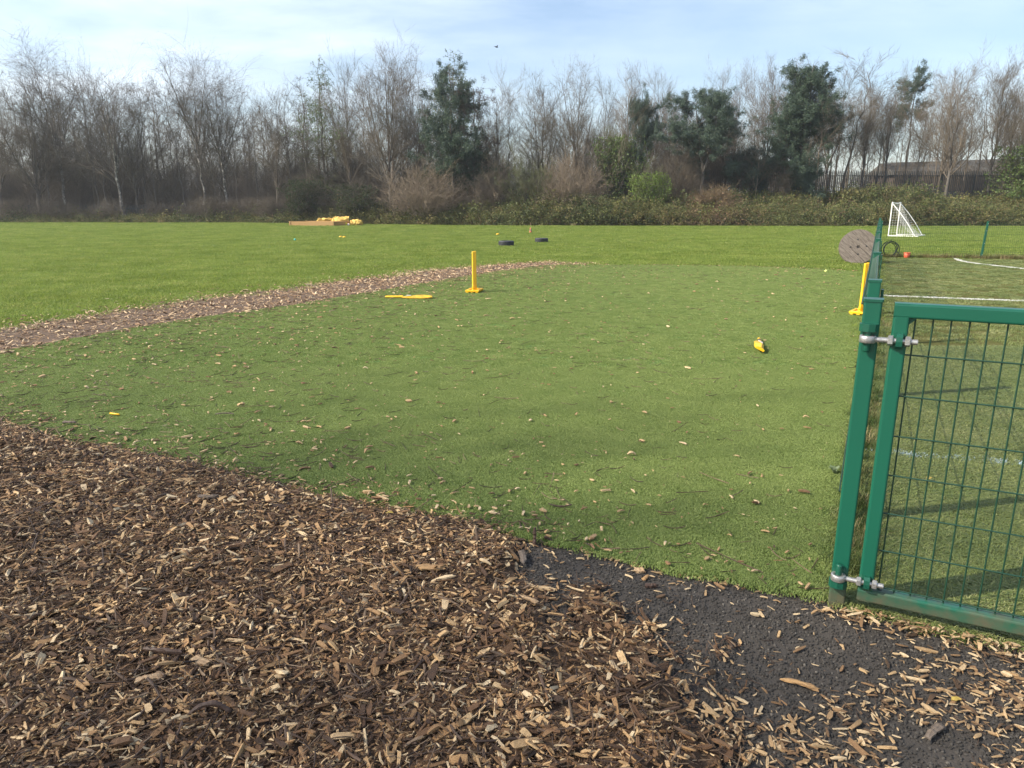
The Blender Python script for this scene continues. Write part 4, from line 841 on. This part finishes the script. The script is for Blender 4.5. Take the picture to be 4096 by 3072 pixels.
for k in range(5):
    p = backD * (.06 + 2.72 * k); lean_ = Vector((.045, 0, 0)) if k == 1 else Vector((0, 0, 0))
    po = MB().rbox(p + Vector((0, 0, -.05)), p + lean_ + Vector((0, 0, HB)), .05, .05, .005, up=backD).build('post', 'green', bf)
    for zz_ in (.12, .45, .8, 1.0): MB().lathe([(0, -.006), (.009, -.006), (.009, .004), (0, .004)], 8, p + lean_ * zz_ + Vector((0, -.028, zz_)), Matrix.Rotation(math.pi / 2, 3, 'X')).build('bolt', 'steel', po)
for k in range(4):
    a = backD * (.08 + 2.72 * k); b = backD * (.04 + 2.72 * (k + 1)); V_panel(a, b, HB - .02, 'mesh_panel', bf, .05, .03, .0022)

# gate post with hinge pins
gp = thing('gate_post', 'near green square steel gate post with two hinge pins', 'post', tuple(GP), rz)
HP = 1.172
MB().rbox((0, 0, -.06), (0, 0, HP), .058, .058, .007, up=(0, 1, 0)).build('post', 'green_dirty', gp)
MB().rbox((0, 0, HP - .001), (0, 0, HP + .008), .064, .064, .006, up=(0, 1, 0)).build('cap', 'green', gp)
PX, PY = -.004, -.046
for zc, topcap in ((1.045, True), (.135, False)):
    pn = MB(); pn.lathe([(0, -.045), (.010, -.045), (.0115, -.040), (.0115, .048), (.010, .052), (0, .052)], 16, (PX, PY, zc)); po = pn.build('hinge_pin', 'green', gp)
    zl = .040 if topcap else -.026
    lug = MB(); lug.prism([(-.030, .018), (-.030, -.004), (-.020, -.018), (0, -.023), (.020, -.018), (.030, -.004), (.030, .018)], zl - .013, zl + .013, c=(PX, PY, zc)); lug.build('pin_bracket', 'green', po)
# gate
g0 = .066; GW = 1.02; T = .05
gt = thing('gate', 'open-mesh green steel gate hung on the near post', 'gate', tuple(GP), rz)
zb, zt = .052, 1.172; yg = -.012
def rail(nm, a, b, upv): return MB().rbox(a, b, T, T, .008, up=upv).build(nm, 'green_dirty', gt)
rail('stile', (g0 + T / 2, yg, zb + .002), (g0 + T / 2, yg, zt - .002), (0, 1, 0)); rail('stile', (g0 + GW - T / 2, yg, zb + .002), (g0 + GW - T / 2, yg, zt - .002), (0, 1, 0))
rail('top_rail', (g0, yg - .001, zt - T / 2), (g0 + GW, yg - .001, zt - T / 2), (0, 0, 1)); br_ = rail('bottom_rail', (g0, yg - .001, zb + T / 2), (g0 + GW, yg - .001, zb + T / 2), (0, 0, 1))
MB().lathe([(0, .0), (.006, 0), (.006, .0012), (0, .0012)], 12, (g0 + .075, yg, zb + T)).build('drain_hole', 'black', br_)
cg = MB()
for sx, sz, x_, z_ in ((1, -1, g0 + T, zt - T), (-1, -1, g0 + GW - T, zt - T)): cg.prism([(0, 0), (sx * .022, 0), (0, sz * .022)], -.012, .012, Matrix.Rotation(math.pi / 2, 3, 'X'), (x_, yg, z_))
cg.build('corner_gusset', 'green', gt)
nwv = 18; xw = [g0 + T + .018 + i * (GW - 2 * T - .03) / (nwv - 1) for i in range(nwv)]
wv = MB().tube([(0, 0, zb + T - .004), (0, 0, zt - T + .004)], .0028, 8).mesh('upright_wire', 'wire')
for x_ in xw: link('upright_wire', wv, gt, (x_, yg, 0))
wh = MB().tube([(g0 + T - .004, 0, 0), (g0 + GW - T + .004, 0, 0)], .0028, 8).mesh('cross_wire', 'wire')
for i in range(7): link('cross_wire', wh, gt, (0, yg - .0058, .995 - .1465 * i))
# eye bolts: eye round the pin, threaded rod, two nuts, green lug on the stile
for zc in (1.045, .135):
    yb = PY
    eye = MB().lathe([(.0125, -.0125), (.024, -.0125), (.026, -.010), (.026, .010), (.024, .0125), (.0125, .0125)], 24, (PX, yb, zc), close=True).build('eye_bolt', 'steel', gt)
    x0, x1 = PX + .022, .148; rod = []; rr_ = []
    k_ = 46
    for j in range(k_ + 1): rod.append((x0 + (x1 - x0) * j / k_, yb, zc)); rr_.append(.0100 if j % 2 else .0086)
    MB().tube(rod, rr_, 12).build('threaded_rod', 'steel', eye)
    xl = g0 + .026
    for xn in (xl - .026, xl + .026):
        MB().lathe([(0, -.0085), (.0155, -.0085), (.018, -.006), (.018, .006), (.0155, .0085), (0, .0085)], 6, (xn, yb, zc), Matrix.Rotation(math.pi / 2, 3, 'Y'), False).build('nut', 'steel', eye)
    lg = MB(); lg.prism([(-.020, -.026), (.012, -.026), (.022, -.016), (.024, 0), (.022, .016), (.012, .026), (-.020, .026)], -.010, .010, Matrix(((0, 0, 1), (-1, 0, 0), (0, 1, 0))), (xl, yb + .005, zc)); lg.build('hinge_lug', 'green', gt)

# ------------------------------------------------------------------ cricket things
def stump_set(loc, rotz, label):
    t = thing('stump_set', label, 'stumps', loc, rotz)
    b = MB(); hw_, hl = .085, .155
    b.prism([(-hw_, -hl), (hw_, -hl), (hw_, hl), (-hw_, hl)], .012, .030)
    for sy in (-1, 1):                                # raised end blocks with a notch under each
        b.prism([(-hw_ - .035, sy * hl - .030), (hw_ + .035, sy * hl - .030), (hw_ + .035, sy * hl + .030), (-hw_ - .035, sy * hl + .030)], .016, .048)
        for sx in (-1, 0, 1): b.box((sx * .085, sy * hl, .009), (.045, .056, .018))
    for sx in (-1, 1): b.box((sx * (hw_ + .015), 0, .032), (.03, 2 * hl - .06, .034))
    bo = b.build('base', 'yellow', t); bv = bo.modifiers.new('bevel', 'BEVEL'); bv.width = .005; bv.segments = 2
    for sy in (-.083, 0, .083):
        s_ = MB().lathe([(0, .03), (.024, .03), (.024, .10), (.0205, .115), (.0175, .69), (.015, .705), (.008, .705), (.006, .698), (0, .698)], 14, (0, sy, 0)).build('stump', 'yellow', t)
        MB().lathe([(.0235, .036), (.0262, .040), (.0262, .052), (.0235, .056)], 14, (0, sy, 0)).build('collar', 'yellow', s_)
    return t
q = g(1898, 1168, .016); stump_set((q.x, q.y, .02), math.radians(-11), 'upright yellow plastic cricket stumps standing free on the open turf')
q = g(3428, 1258, .016); stump_set((q.x + .085, q.y + .06, .02), math.radians(-38), 'upright yellow plastic cricket stumps standing close against the green fence')
def bat(loc, rot, label, grip, back='yellow'):
    t = thing('cricket_bat', label, 'bat', loc, rot)
    # blade along +x from 0 (toe) to .5; spine on +z
    prof = []; n_ = 14
    for i in range(n_ + 1):
        s_ = i / n_; x_ = s_ * .50; w_ = .052 * (1 if s_ < .86 else 1 - (s_ - .86) / .14 * .55); hp = .022 + .040 * math.sin(math.pi * min(1, (s_ * 1.0 + .12))) ** 1.2 * (1 if s_ < .8 else 1 - (s_ - .8) / .2 * .5); bow = .014 * (2 * s_ - 1) ** 2
        if i == 0: w_ *= .86
        prof.append((x_, w_, hp, bow))
    mb = MB(); vs = []
    for x_, w_, hp, bow in prof:
        for yy_, zz_ in ((-w_, .004), (-w_ * .85, 0), (w_ * .85, 0), (w_, .004), (w_, .020), (w_ * .45, .020 + (hp - .02) * .55), (0, hp), (-w_ * .45, .020 + (hp - .02) * .55), (-w_, .020)): vs.append((x_, yy_, zz_ + bow))
    m_ = 9; fsx = [(i * m_ + j, (i + 1) * m_ + j, (i + 1) * m_ + (j + 1) % m_, i * m_ + (j + 1) % m_) for i in range(n_) for j in range(m_)]
    mb.add(vs, fsx); mb.add(vs[:m_], [tuple(range(m_))]); mb.add(vs[-m_:], [tuple(range(m_))[::-1]])
    bl = mb.build('blade', back, t); bv = bl.modifiers.new('bevel', 'BEVEL'); bv.width = .004; bv.segments = 2; bv.limit_method = 'ANGLE'
    MB().box((.385, 0, .0505), (.075, .05, .006)).build('sticker', 'tape', bl)
    MB().tube([(.485, 0, .030), (.55, 0, .028), (.76, 0, .026), (.775, 0, .026)], [.021, .0175, .0165, .012], 12).build('handle', 'yellow', t)
    if grip: MB().tube([(.50, 0, .029), (.63, 0, .027)], .020, 12).build('grip', 'black', t)
    return t
a, b = g(1728, 1196, .016), g(1543, 1198, .016)
bat((a.x, a.y + .02, .020), (0, 0, math.pi - .06), 'yellow plastic cricket bat lying flat on the turf near the bark path', False, 'scuff')
q = g(3034, 1416, .016); bat((q.x, q.y, .045), (math.radians(26), math.radians(2), math.radians(72)), 'yellow cricket bat with black grip lying on its edge, toe first, on open turf', True)
q = g(460, 1665, .016); q2 = q - g(480, 1668, .016)
MB().tube([(-.045, 0, .006), (-.043, 0, .006), (.043, 0, .006), (.045, 0, .006)], [.004, .0065, .0065, .004], 10).build('yellow_bail', 'yellow', None, loc=(q.x, q.y, .028), rot=(0, 0, -.35)); tag(bpy.context.scene.objects['yellow_bail'], 'short bright yellow plastic rod lying on shaded turf near the chip bed', 'bail')
q = g(3303, 1092); o = MB().lathe([(max(.033 * math.cos(a), 1e-4), .033 * math.sin(a)) for a in np.linspace(-math.pi / 2, math.pi / 2, 12)], 16).build('tennis_ball', 'tennis', loc=(q.x, q.y, .045)); tag(o, 'pale tennis ball at the grass edge of the turf by the cable reel', 'ball')

# tyres
def tyre(loc, s, label, rz_=0):
    t = thing('tyre', label, 'tyre', loc, rz_); t.scale = (s, s, s); pr = [(.19, .02), (.215, .0), (.27, .005), (.295, .03)]
    for z in (.055, .085, .115, .145): pr += [(.300, z - .011), (.300, z + .006), (.292, z + .008), (.292, z + .013)]
    pr += [(.300, .165), (.292, .178), (.27, .198), (.215, .203), (.19, .183), (.185, .17), (.235, .13), (.24, .10), (.235, .07), (.185, .033)]
    MB().lathe(pr, 40, close=True, smooth=False).build('casing', 'rubber', t)
    MB().lathe([(.186, .172), (.178, .178), (.186, .186), (.194, .18)], 40, close=True).build('bead', 'rubber', t)
    return t
q = g(2025, 984); tyre((q.x, q.y, 0), 1.0, 'bigger black tyre lying flat on the grass, with wider gap to the cone')
q = g(2166, 970); tyre((q.x, q.y, 0), .93, 'smaller black tyre lying flat on the grass below the orange cone', .4)
q = g(2122, 932); c_ = thing('traffic_cone', 'faded orange traffic cone standing on the far grass', 'cone', (q.x, q.y, 0), .3)
MB().lathe([(.085, .02), (.022, .315), (.016, .32), (0, .32)], 20).build('cone', 'cone', c_); MB().prism([(-.11, -.11), (.11, -.11), (.11, .11), (-.11, .11)], .0, .022).build('base', 'cone', c_); MB().lathe([(.062, .135), (.048, .20)], 20).build('band', 'greywood', c_)
def disc(u, v, mtl, label, s=1.):
    q = g(u, v); o = MB().lathe([(.095, 0), (.098, .006), (.045, .055), (.025, .058), (.024, .054), (.042, .05), (.09, .001)], 20, close=True).build('marker_disc', mtl, loc=(q.x, q.y, .03)); o.scale = (s, s, s); tag(o, label, 'marker'); return o
disc(1363, 951, 'yellow', 'yellow marker disc on the grass, one of a touching pair, nearer the sandpit'); disc(1377, 952, 'yellow', 'yellow marker disc on the grass, one of a touching pair, nearer the tyres'); disc(1991, 940, 'yellow', 'single yellow marker disc on grass near the orange cone')
q = g(1180, 964); o = MB().lathe([(max(.05 * math.cos(a), 1e-4), .05 * math.sin(a)) for a in np.linspace(-math.pi / 2, math.pi / 2, 10)], 14).build('ball', 'teal', loc=(q.x, q.y, .06)); tag(o, 'small teal ball on the grass in front of the sandpit', 'ball')

# sandpit, bulk bags
A = Vector((-17.05, 55.9, 0)); B = Vector((-13.55, 55.15, 0)); Cc = Vector((-12.85, 57.25, 0)); Dd = A + Cc - B
sp_ = thing('sandpit', 'low new timber frame of a sandpit on the far grass', 'sandpit', tuple(A)); hh = .36
def board(nm, a, b, z0, z1):
    a, b = a - A, b - A; d = (b - a).normalized(); MB().box((a + b) / 2 + Vector((0, 0, (z0 + z1) / 2)), ((b - a).length, .045, z1 - z0), math.atan2(d.y, d.x)).build(nm, 'pitwood', sp_)
for a, b in ((A, B), (B, Cc), (Cc, Dd), (Dd, A)):
    d = (b - a).normalized() * .07; board('board', a + d, b - d, .0, .172); board('board', a + d, b - d, .178, hh - .02)
for p in (A, B, Cc, Dd): MB().box(p - A + Vector((0, 0, hh / 2)), (.11, .11, hh), math.atan2((B - A).y, (B - A).x)).build('corner_post', 'pitwood', sp_)
MB().prism([tuple((p - A)[:2]) for p in (A + (Cc - A) * .03, B + (Dd - B) * .03, Cc + (A - Cc) * .03, Dd + (B - Dd) * .03)], .01, .12).build('sand', 'sand', sp_)
def bag(u, v, Y, w, d_, h, seed, label):
    x = (u - 2048) / FPX / math.cos(PITCH) * Y; bm = bmesh.new(); bmesh.ops.create_cube(bm, size=1); bmesh.ops.subdivide_edges(bm, edges=bm.edges[:], cuts=9, use_grid_fill=True)
    for vv in bm.verts:
        c = vv.co.copy(); l_ = max(abs(c.x), abs(c.y), abs(c.z)); sph = c.normalized() * .62; c = c.lerp(sph, .45); z = c.z + .5
        n1 = mnoise.noise_vector(Vector((c.x * 2.2 + seed, c.y * 2.2, c.z * 2.2))); n2 = mnoise.noise_vector(Vector((c.x * 6 + seed, c.y * 6, c.z * 6 + 4)))
        c = c + n1 * .20 + n2 * .09; c.z = max(c.z + .5, 0) * (1 if z < .7 else 1 + .25 * mnoise.noise(Vector((c.x * 4 + seed, c.y * 4, 7)))); vv.co = Vector((c.x * w, c.y * d_, c.z * h))
    me = bpy.data.meshes.new('bulk_bag'); bm.to_mesh(me); bm.free(); me.materials.append(MT['bag'])
    t = thing('bulk_bag', label, 'bag', (x, Y, 0)); link('sack', me, t)
    for sx in (-1, 1): MB().tube([(sx * w * .3, -d_ * .2, h * .85), (sx * w * .42, -d_ * .3, h * 1.08), (sx * w * .5, -d_ * .3, h * .95), (sx * w * .46, -d_ * .4, h * .5)], .022, 6).build('lifting_loop', 'bag', t)
bag(1343, 0, 58.4, 1.05, .9, .52, 3, 'yellow bulk bag slumped behind the sandpit frame'); bag(1402, 0, 58.2, 1.15, .9, .60, 11, 'tallest crumpled yellow bulk bag, at the corner of the sandpit'); bag(1459, 0, 57.0, .8, .7, .40, 23, 'smallest yellow bulk bag, lying apart by the brown bush')
def ball(nm, u, v, Y, r, m_, label):
    x = (u - 2048) / FPX / math.cos(PITCH) * Y; o = MB().lathe([(max(r * math.cos(a), 1e-4), r * math.sin(a)) for a in np.linspace(-math.pi / 2, math.pi / 2, 12)], 18).build(nm, m_, loc=(x, Y, r)); tag(o, label, 'ball')
ball('ball', 1416, 0, 56.9, .15, 'lime', 'lime green ball by the tallest yellow bag'); ball('ball', 1429, 0, 56.8, .09, 'whitepl', 'small white ball next to the lime ball')

# cable reel
q = g(3432, 1056); ct = thing('cable_reel', 'weathered wooden cable reel standing on edge against the green fence', 'reel', (q.x, q.y + .1, .445), (math.radians(85), 0, math.radians(-21)))
R = .445
def flange(z0, z1, ang, hole):
    edges = np.linspace(-R, R, 7) + np.array([0, .015, -.01, .02, 0, .01, 0]); ca, sa = math.cos(ang), math.sin(ang); rm = Matrix.Rotation(ang, 3, 'Z')
    fo = MB().lathe([(R - .022, z0 + .004), (R + .003, z0 + .004), (R + .003, z1 - .006), (R - .022, z1 - .006)], 48, close=True, smooth=False).build('flange', 'greywood', ct)
    for e0, e1 in zip(edges[:-1], edges[1:]):
        e0 += .0045; e1 -= .0045; poly = []
        for yv in np.linspace(e0, e1, 6): poly.append((math.sqrt(max(R * R - yv * yv, 0)), yv))
        for yv in np.linspace(e1, e0, 6): poly.append((-math.sqrt(max(R * R - yv * yv, 0)), yv))
        o = MB().prism(poly, z0, z1 + random.Random(int(e0 * 1e4)).uniform(-.002, .002)).build('plank', 'greywood', fo, rot=(0, 0, ang))
        if hole and (abs(e0) < .09 or abs(e1) < .09 or e0 * e1 < 0 or (.10 < e1 and e0 < .22)):
            dg = bpy.context.evaluated_depsgraph_get
            for hx, hy, hr in ((0, 0, .042), (.17, .13, .026)):
                c0 = MB().lathe([(0, z0 - .05), (hr, z0 - .05), (hr, z1 + .05), (0, z1 + .05)], 20, (*(Matrix.Rotation(-ang, 2) @ Vector((hx, hy))), 0)).mesh('cut', None); co_ = bpy.data.objects.new('cut', c0); C.objects.link(co_)
                co_.parent = fo; co_.rotation_euler = (0, 0, ang)
                md = o.modifiers.new('hole', 'BOOLEAN'); md.object = co_; md.operation = 'DIFFERENCE'; md.solver = 'EXACT'
                bpy.context.view_layer.update(); d_ = bpy.context.evaluated_depsgraph_get(); me = bpy.data.meshes.new_from_object(o.evaluated_get(d_)); o.modifiers.clear(); o.data = me; bpy.data.objects.remove(co_)
    return fo
fo = flange(.0, .045, math.radians(-42), True); flange(-.46, -.415, math.radians(15), False)
MB().lathe([(.0, -.41), (.20, -.41), (.20, -.004), (0, -.004)], 24).build('drum', 'greywood', ct)
for a_ in (0.1, 1.75, 3.2, 4.75): MB().lathe([(0, .0), (.019, 0), (.019, .052), (.014, .056), (0, .056)], 10, (.19 * math.cos(a_), .19 * math.sin(a_), 0)).build('bolt', 'rubber', fo)
# hose, orange tub, goal
q = far_ + backD * .42 + Vector((0, .12, 0)); hp = []
rh = random.Random(4)
for k in range(5 * 26):
    a_ = k / 26 * 2 * math.pi; rr_ = .215 + .03 * math.sin(k / 26 * 1.9) + .012 * math.sin(a_ * 1.5); hp.append((rr_ * math.cos(a_) + .03 * math.sin(k * .05), -.05 + .018 * (k / 26), .24 + rr_ * math.sin(a_) * .98))
hp += [(.32, .03, .10), (.27, .04, .02)]
o = MB().tube(hp, .0095, 6).build('hose_coil', 'hose', loc=tuple(q)); tag(o, 'coil of dark hose propped on the fence corner', 'hose')
q = far_ + backD * .80 + Vector((-.02, -.12, 0)); t = thing('orange_tub', 'small orange plastic tub under the far mesh fence', 'tub', (q.x, q.y, .01), .4)
MB().lathe([(0, .0), (.068, 0), (.074, .004), (.088, .15), (.082, .15), (.068, .012), (0, .012)], 20).build('bucket', 'orange', t); MB().lathe([(.086, .142), (.096, .144), (.096, .154), (.086, .154)], 20, close=True).build('rim', 'orange', t)
A_, B_ = g(3553, 946), g(3586, 941); ax = (B_ - A_); wd = ax.length; gl = thing('football_goal', 'small white goal with net on the grass beyond the pitch', 'goal', tuple(A_), math.atan2(ax.y, ax.x))
hg, dg_ = 1.66, 1.32; rp = .030                     # local x along the mouth, -y backwards
for x_ in (0, wd):
    MB().tube([(x_, 0, 0), (x_, 0, hg)], rp, 10).build('goal_post', 'whitepl', gl)
    MB().tube([(x_, 0, .03), (x_, -dg_, .03)], rp, 10).build('base_bar', 'whitepl', gl)
    MB().tube([(x_, -.02, hg - .06), (x_, -.42, hg - .52), (x_, -.80, hg - 1.02), (x_, -dg_ + .15, .06)], rp * .72, 8).build('side_stay', 'whitepl', gl)
MB().tube([(0, 0, hg), (wd * .25, 0, hg - .03), (wd * .5, 0, hg - .045), (wd * .75, 0, hg - .03), (wd, 0, hg)], rp, 10).build('crossbar', 'whitepl', gl); MB().tube([(0, -dg_ + .05, .03), (wd, -dg_ + .05, .03)], rp, 10).build('rear_bar', 'whitepl', gl)
nm_ = MB(); S_ = lambda t: (-.04 - t * (dg_ - .2), (hg - .05) * (1 - t) ** 1.1 + .04)
for i in range(17):
    x_ = wd * i / 16; nm_.tube([(x_, S_(t)[0] + .10 * math.sin(math.pi * t), S_(t)[1] - .12 * math.sin(math.pi * t)) for t in np.linspace(0, 1, 9)], .0032, 3, False)
for t in np.linspace(0, 1, 17): nm_.tube([(0, S_(t)[0], S_(t)[1]), (wd * .5, S_(t)[0] + .10 * math.sin(math.pi * t), S_(t)[1] - .12 * math.sin(math.pi * t)), (wd, S_(t)[0], S_(t)[1])], .0032, 3, False)
for x_ in (.01, wd - .01):
    for t in np.linspace(.05, .95, 13): nm_.tube([(x_, 0, S_(t)[1]), (x_, S_(t)[0], S_(t)[1])], .0032, 3, False)
    for k in range(1, 11):
        yy_ = -dg_ * k / 11; t = min(max((-yy_ - .04) / (dg_ - .2), 0), 1); nm_.tube([(x_, yy_, .05), (x_, yy_, S_(t)[1])], .0032, 3, False)
nm_.build('net', 'net', gl)

# ------------------------------------------------------------------ single pieces that stand out
def piece(nm, u, v, ln, wd_, th, ang, mtl, label, cat, z=.03, tilt=0, seed=0, sect=4, bend=.1, base=0):
    q = g(u, v, base); zz_ = float(bed_z(np.array([q.x]), np.array([q.y]))[0]) if bed_frac(np.array([q.x]), np.array([q.y]))[0] > .6 and q.y < frontline(q.x) else base + .004
    me = chip_mesh(seed, ln, wd_, th, 9, .35, bend, mtl, nm, sect); o = link(nm, me, loc=(q.x, q.y, zz_ + z), rot=(0, tilt, ang)); tag(o, label, cat); return o
PW = mat('pale_split_wood', (.46, .32, .18), .75, (.30, .19, .10), 14, .5, 40, stretch=(.8, 7, 7)); MT['pw'] = PW
MT['tw'] = mat('tan_split_wood', (.40, .24, .10), .75, (.28, .16, .07), 14, .5, 40, stretch=(.8, 7, 7)); MT['gw'] = mat('grey_split_wood', (.17, .135, .105), .85, (.10, .075, .055), 14, .5, 40, stretch=(.8, 7, 7)); MT['bw'] = mat('brown_stick', (.075, .042, .028), .6, (.05, .028, .018), 20, .3, 40, stretch=(.8, 7, 7))
piece('wood_slab', 605, 2772, .075, .034, .014, .38, 'pw', 'broad pale grooved slab of wood on the chip bed below the smooth brown stick', 'wood', .022, 0, 1, 6)
piece('wood_slab', 815, 2710, .060, .040, .008, -.35, 'pw', 'fan-shaped pale wood splinter beside the smooth brown stick', 'wood', .026, .1, 2)
piece('stick', 660, 2668, .135, .020, .018, -.16, 'bw', 'smooth brown stick lying on the chip bed', 'stick', .024, 0, 3, 8, .14)
piece('stick', 850, 2935, .11, .016, .014, .12, 'bw', 'dark bent twig at the lower end of the chip bed', 'stick', .022, 0, 4, 8, .25)
piece('wood_slab', 1722, 2335, .105, .042, .014, -.08, 'tw', 'broad tan slab of split wood on the chip bed', 'wood', .022, 0, 5, 6)
piece('stick', 2138, 2185, .075, .019, .019, 1.5, 'bw', 'short brown stub standing upright at the turf edge', 'stick', .045, -1.35, 6, 8, .04)
piece('wood_slab', 2088, 2250, .11, .030, .012, 1.65, 'gw', 'grey weathered splinter pointing from chips to the turf edge', 'wood', .024, 0, 7, 6)
piece('wood_slab', 2555, 2292, .042, .034, .018, .2, 'pw', 'chunky pale wood block on asphalt by the turf edge', 'wood', .010, 0, 8, 6)
piece('wood_slab', 2582, 2322, .042, .018, .012, .9, 'tw', 'small tan splinter touching the chunky pale block', 'wood', .010, 0, 9, 6)
piece('stick', 2605, 2356, .045, .019, .018, 0.0, 'bw', 'dark cylindrical bark stub on the asphalt', 'stick', .011, 0, 10, 8, .03)
piece('wood_slab', 3195, 2752, .11, .026, .010, -.48, 'tw', 'long golden splinter lying across open asphalt', 'wood', .010, 0, 11, 6)
piece('wood_slab', 3738, 2945, .095, .024, .012, .62, 'gw', 'rough brown bark strip lying alone on the asphalt', 'wood', .012, 0, 12, 6)
piece('wood_slab', 2110, 2442, .085, .018, .010, -.55, 'pw', 'long pale split sliver at the edge between chips and asphalt', 'wood', .020, 0, 13, 6)
piece('wood_slab', 2420, 2600, .075, .022, .014, .42, 'pw', 'curled pale wood strip on the chip border of the asphalt', 'wood', .014, 0, 14, 6, .3)
piece('stick', 2240, 2032, .115, .008, .007, -.10, 'bw', 'forked brown twig lying on the near turf', 'stick', .018, 0, 15, 6, .12, base=.016)
piece('stick', 900, 1668, .13, .010, .009, .04, 'gw', 'pale dry twig bundle lying on the shaded turf', 'stick', .018, 0, 16, 6, .1, base=.016)
piece('stick', 840, 2050, .10, .026, .016, .0, 'gw', 'grey rounded stick on the chip bed near the turf', 'stick', .024, 0, 17, 8, .08)
piece('stick', 280, 1702, .09, .020, .018, .0, 'gw', 'grey stub where shaded turf meets the chip bed', 'stick', .020, 0, 18, 8, .05, base=.016)
def leaf(u, v, s, ang, m_, label, base, z):
    q = g(u, v, base); mb = MB(); n_ = 9; pts = []
    for i in range(n_): t = i / (n_ - 1); w_ = math.sin(math.pi * t) ** .8 * .32 * (1 + .25 * math.sin(9 * t)); pts.append((t - .5, w_, .10 * math.sin(3 * t) + .06 * w_)), 
    vs = []
    for x_, w_, z_ in pts: vs += [(x_ * s, -w_ * s, (z_ + .12) * s), (x_ * s, 0, z_ * s), (x_ * s, w_ * s, (z_ + .10) * s)]
    fs_ = [(3 * i + j, 3 * i + j + 1, 3 * i + 4 + j, 3 * i + 3 + j) for i in range(n_ - 1) for j in (0, 1)]
    mb.add(vs, fs_); o = mb.build('fallen_leaf', m_, loc=(q.x, q.y, base + z), rot=(0, 0, ang)); md = o.modifiers.new('thick', 'SOLIDIFY'); md.thickness = .0006; tag(o, label, 'leaf')
leaf(3715, 1928, .045, .6, 'leaf_y', 'yellow fallen leaf on the pitch behind the gate mesh', .02, .018); leaf(1980, 2690, .04, .3, 'leaf_y', 'crumpled yellow leaf among the chips beside the asphalt', .02, .024); leaf(1558, 2072, .04, .2, 'leaf_y', 'yellow-green leaf at the turf edge of the chip bed', .02, .022); leaf(3822, 2815, .034, .1, 'leaf_y', 'brown-yellow leaf lying alone on open asphalt', .0, .012)
q = g(3336, 1895, .016); wd_ = thing('weed', 'small grey-green weed at the turf edge beside the gate post', 'plant', (q.x, q.y, .016)); rw = random.Random(9)
for k in range(11):
    a_ = rw.random() * 6.28; ln = rw.uniform(.03, .065); vs = []
    for i in range(6):
        t = i / 5; w_ = .006 * math.sin(math.pi * min(t + .1, 1)) * (1.5 if i % 2 else .8); r_ = ln * t * .9; z_ = .045 * math.sin(t * 2.2) * rw.uniform(.8, 1)
        vs += [(r_ * math.cos(a_) - math.sin(a_) * w_, r_ * math.sin(a_) + math.cos(a_) * w_, z_), (r_ * math.cos(a_) + math.sin(a_) * w_, r_ * math.sin(a_) - math.cos(a_) * w_, z_)]
    MB().add(vs, [(2 * i, 2 * i + 1, 2 * i + 3, 2 * i + 2) for i in range(5)]).build('leaf', 'weed', wd_)
q = at(1986, 188, 62); bd = thing('bird', 'small dark bird flying above the trees', 'bird', tuple(q), .6)
MB().lathe([(.005, -.16), (.03, -.10), (.05, 0), (.04, .08), (.028, .12), (.004, .17)], 10, (0, 0, 0), Matrix.Rotation(math.pi / 2, 3, 'Y')).build('body', 'bird', bd)
for s_ in (-1, 1): MB().add([(.06, s_ * .03, .01), (-.05, s_ * .03, .01), (-.06, s_ * .18, .09), (.02, s_ * .18, .10), (-.08, s_ * .34, .05), (.06, s_ * .03, .0), (-.05, s_ * .03, .0), (-.06, s_ * .18, .08), (.02, s_ * .18, .09)], [(0, 1, 2, 3), (3, 2, 4), (5, 6, 7, 8), (8, 7, 4)]).build('wing', 'bird', bd)

# ------------------------------------------------------------------ air
hz = MB().box((0, 60, 16), (400, 320, 36)).build('haze', None, kind='stuff'); hm = bpy.data.materials.new('haze'); hm.use_nodes = True; hn = hm.node_tree.nodes; hn.remove(hn['Principled BSDF'])
pv = hn.new('ShaderNodeVolumePrincipled'); pv.inputs['Color'].default_value = (.86, .92, 1, 1); pv.inputs['Density'].default_value = HAZE; pv.inputs['Anisotropy'].default_value = .3
hm.node_tree.links.new(pv.outputs[0], hn['Material Output'].inputs['Volume']); hz.data.materials.append(hm)
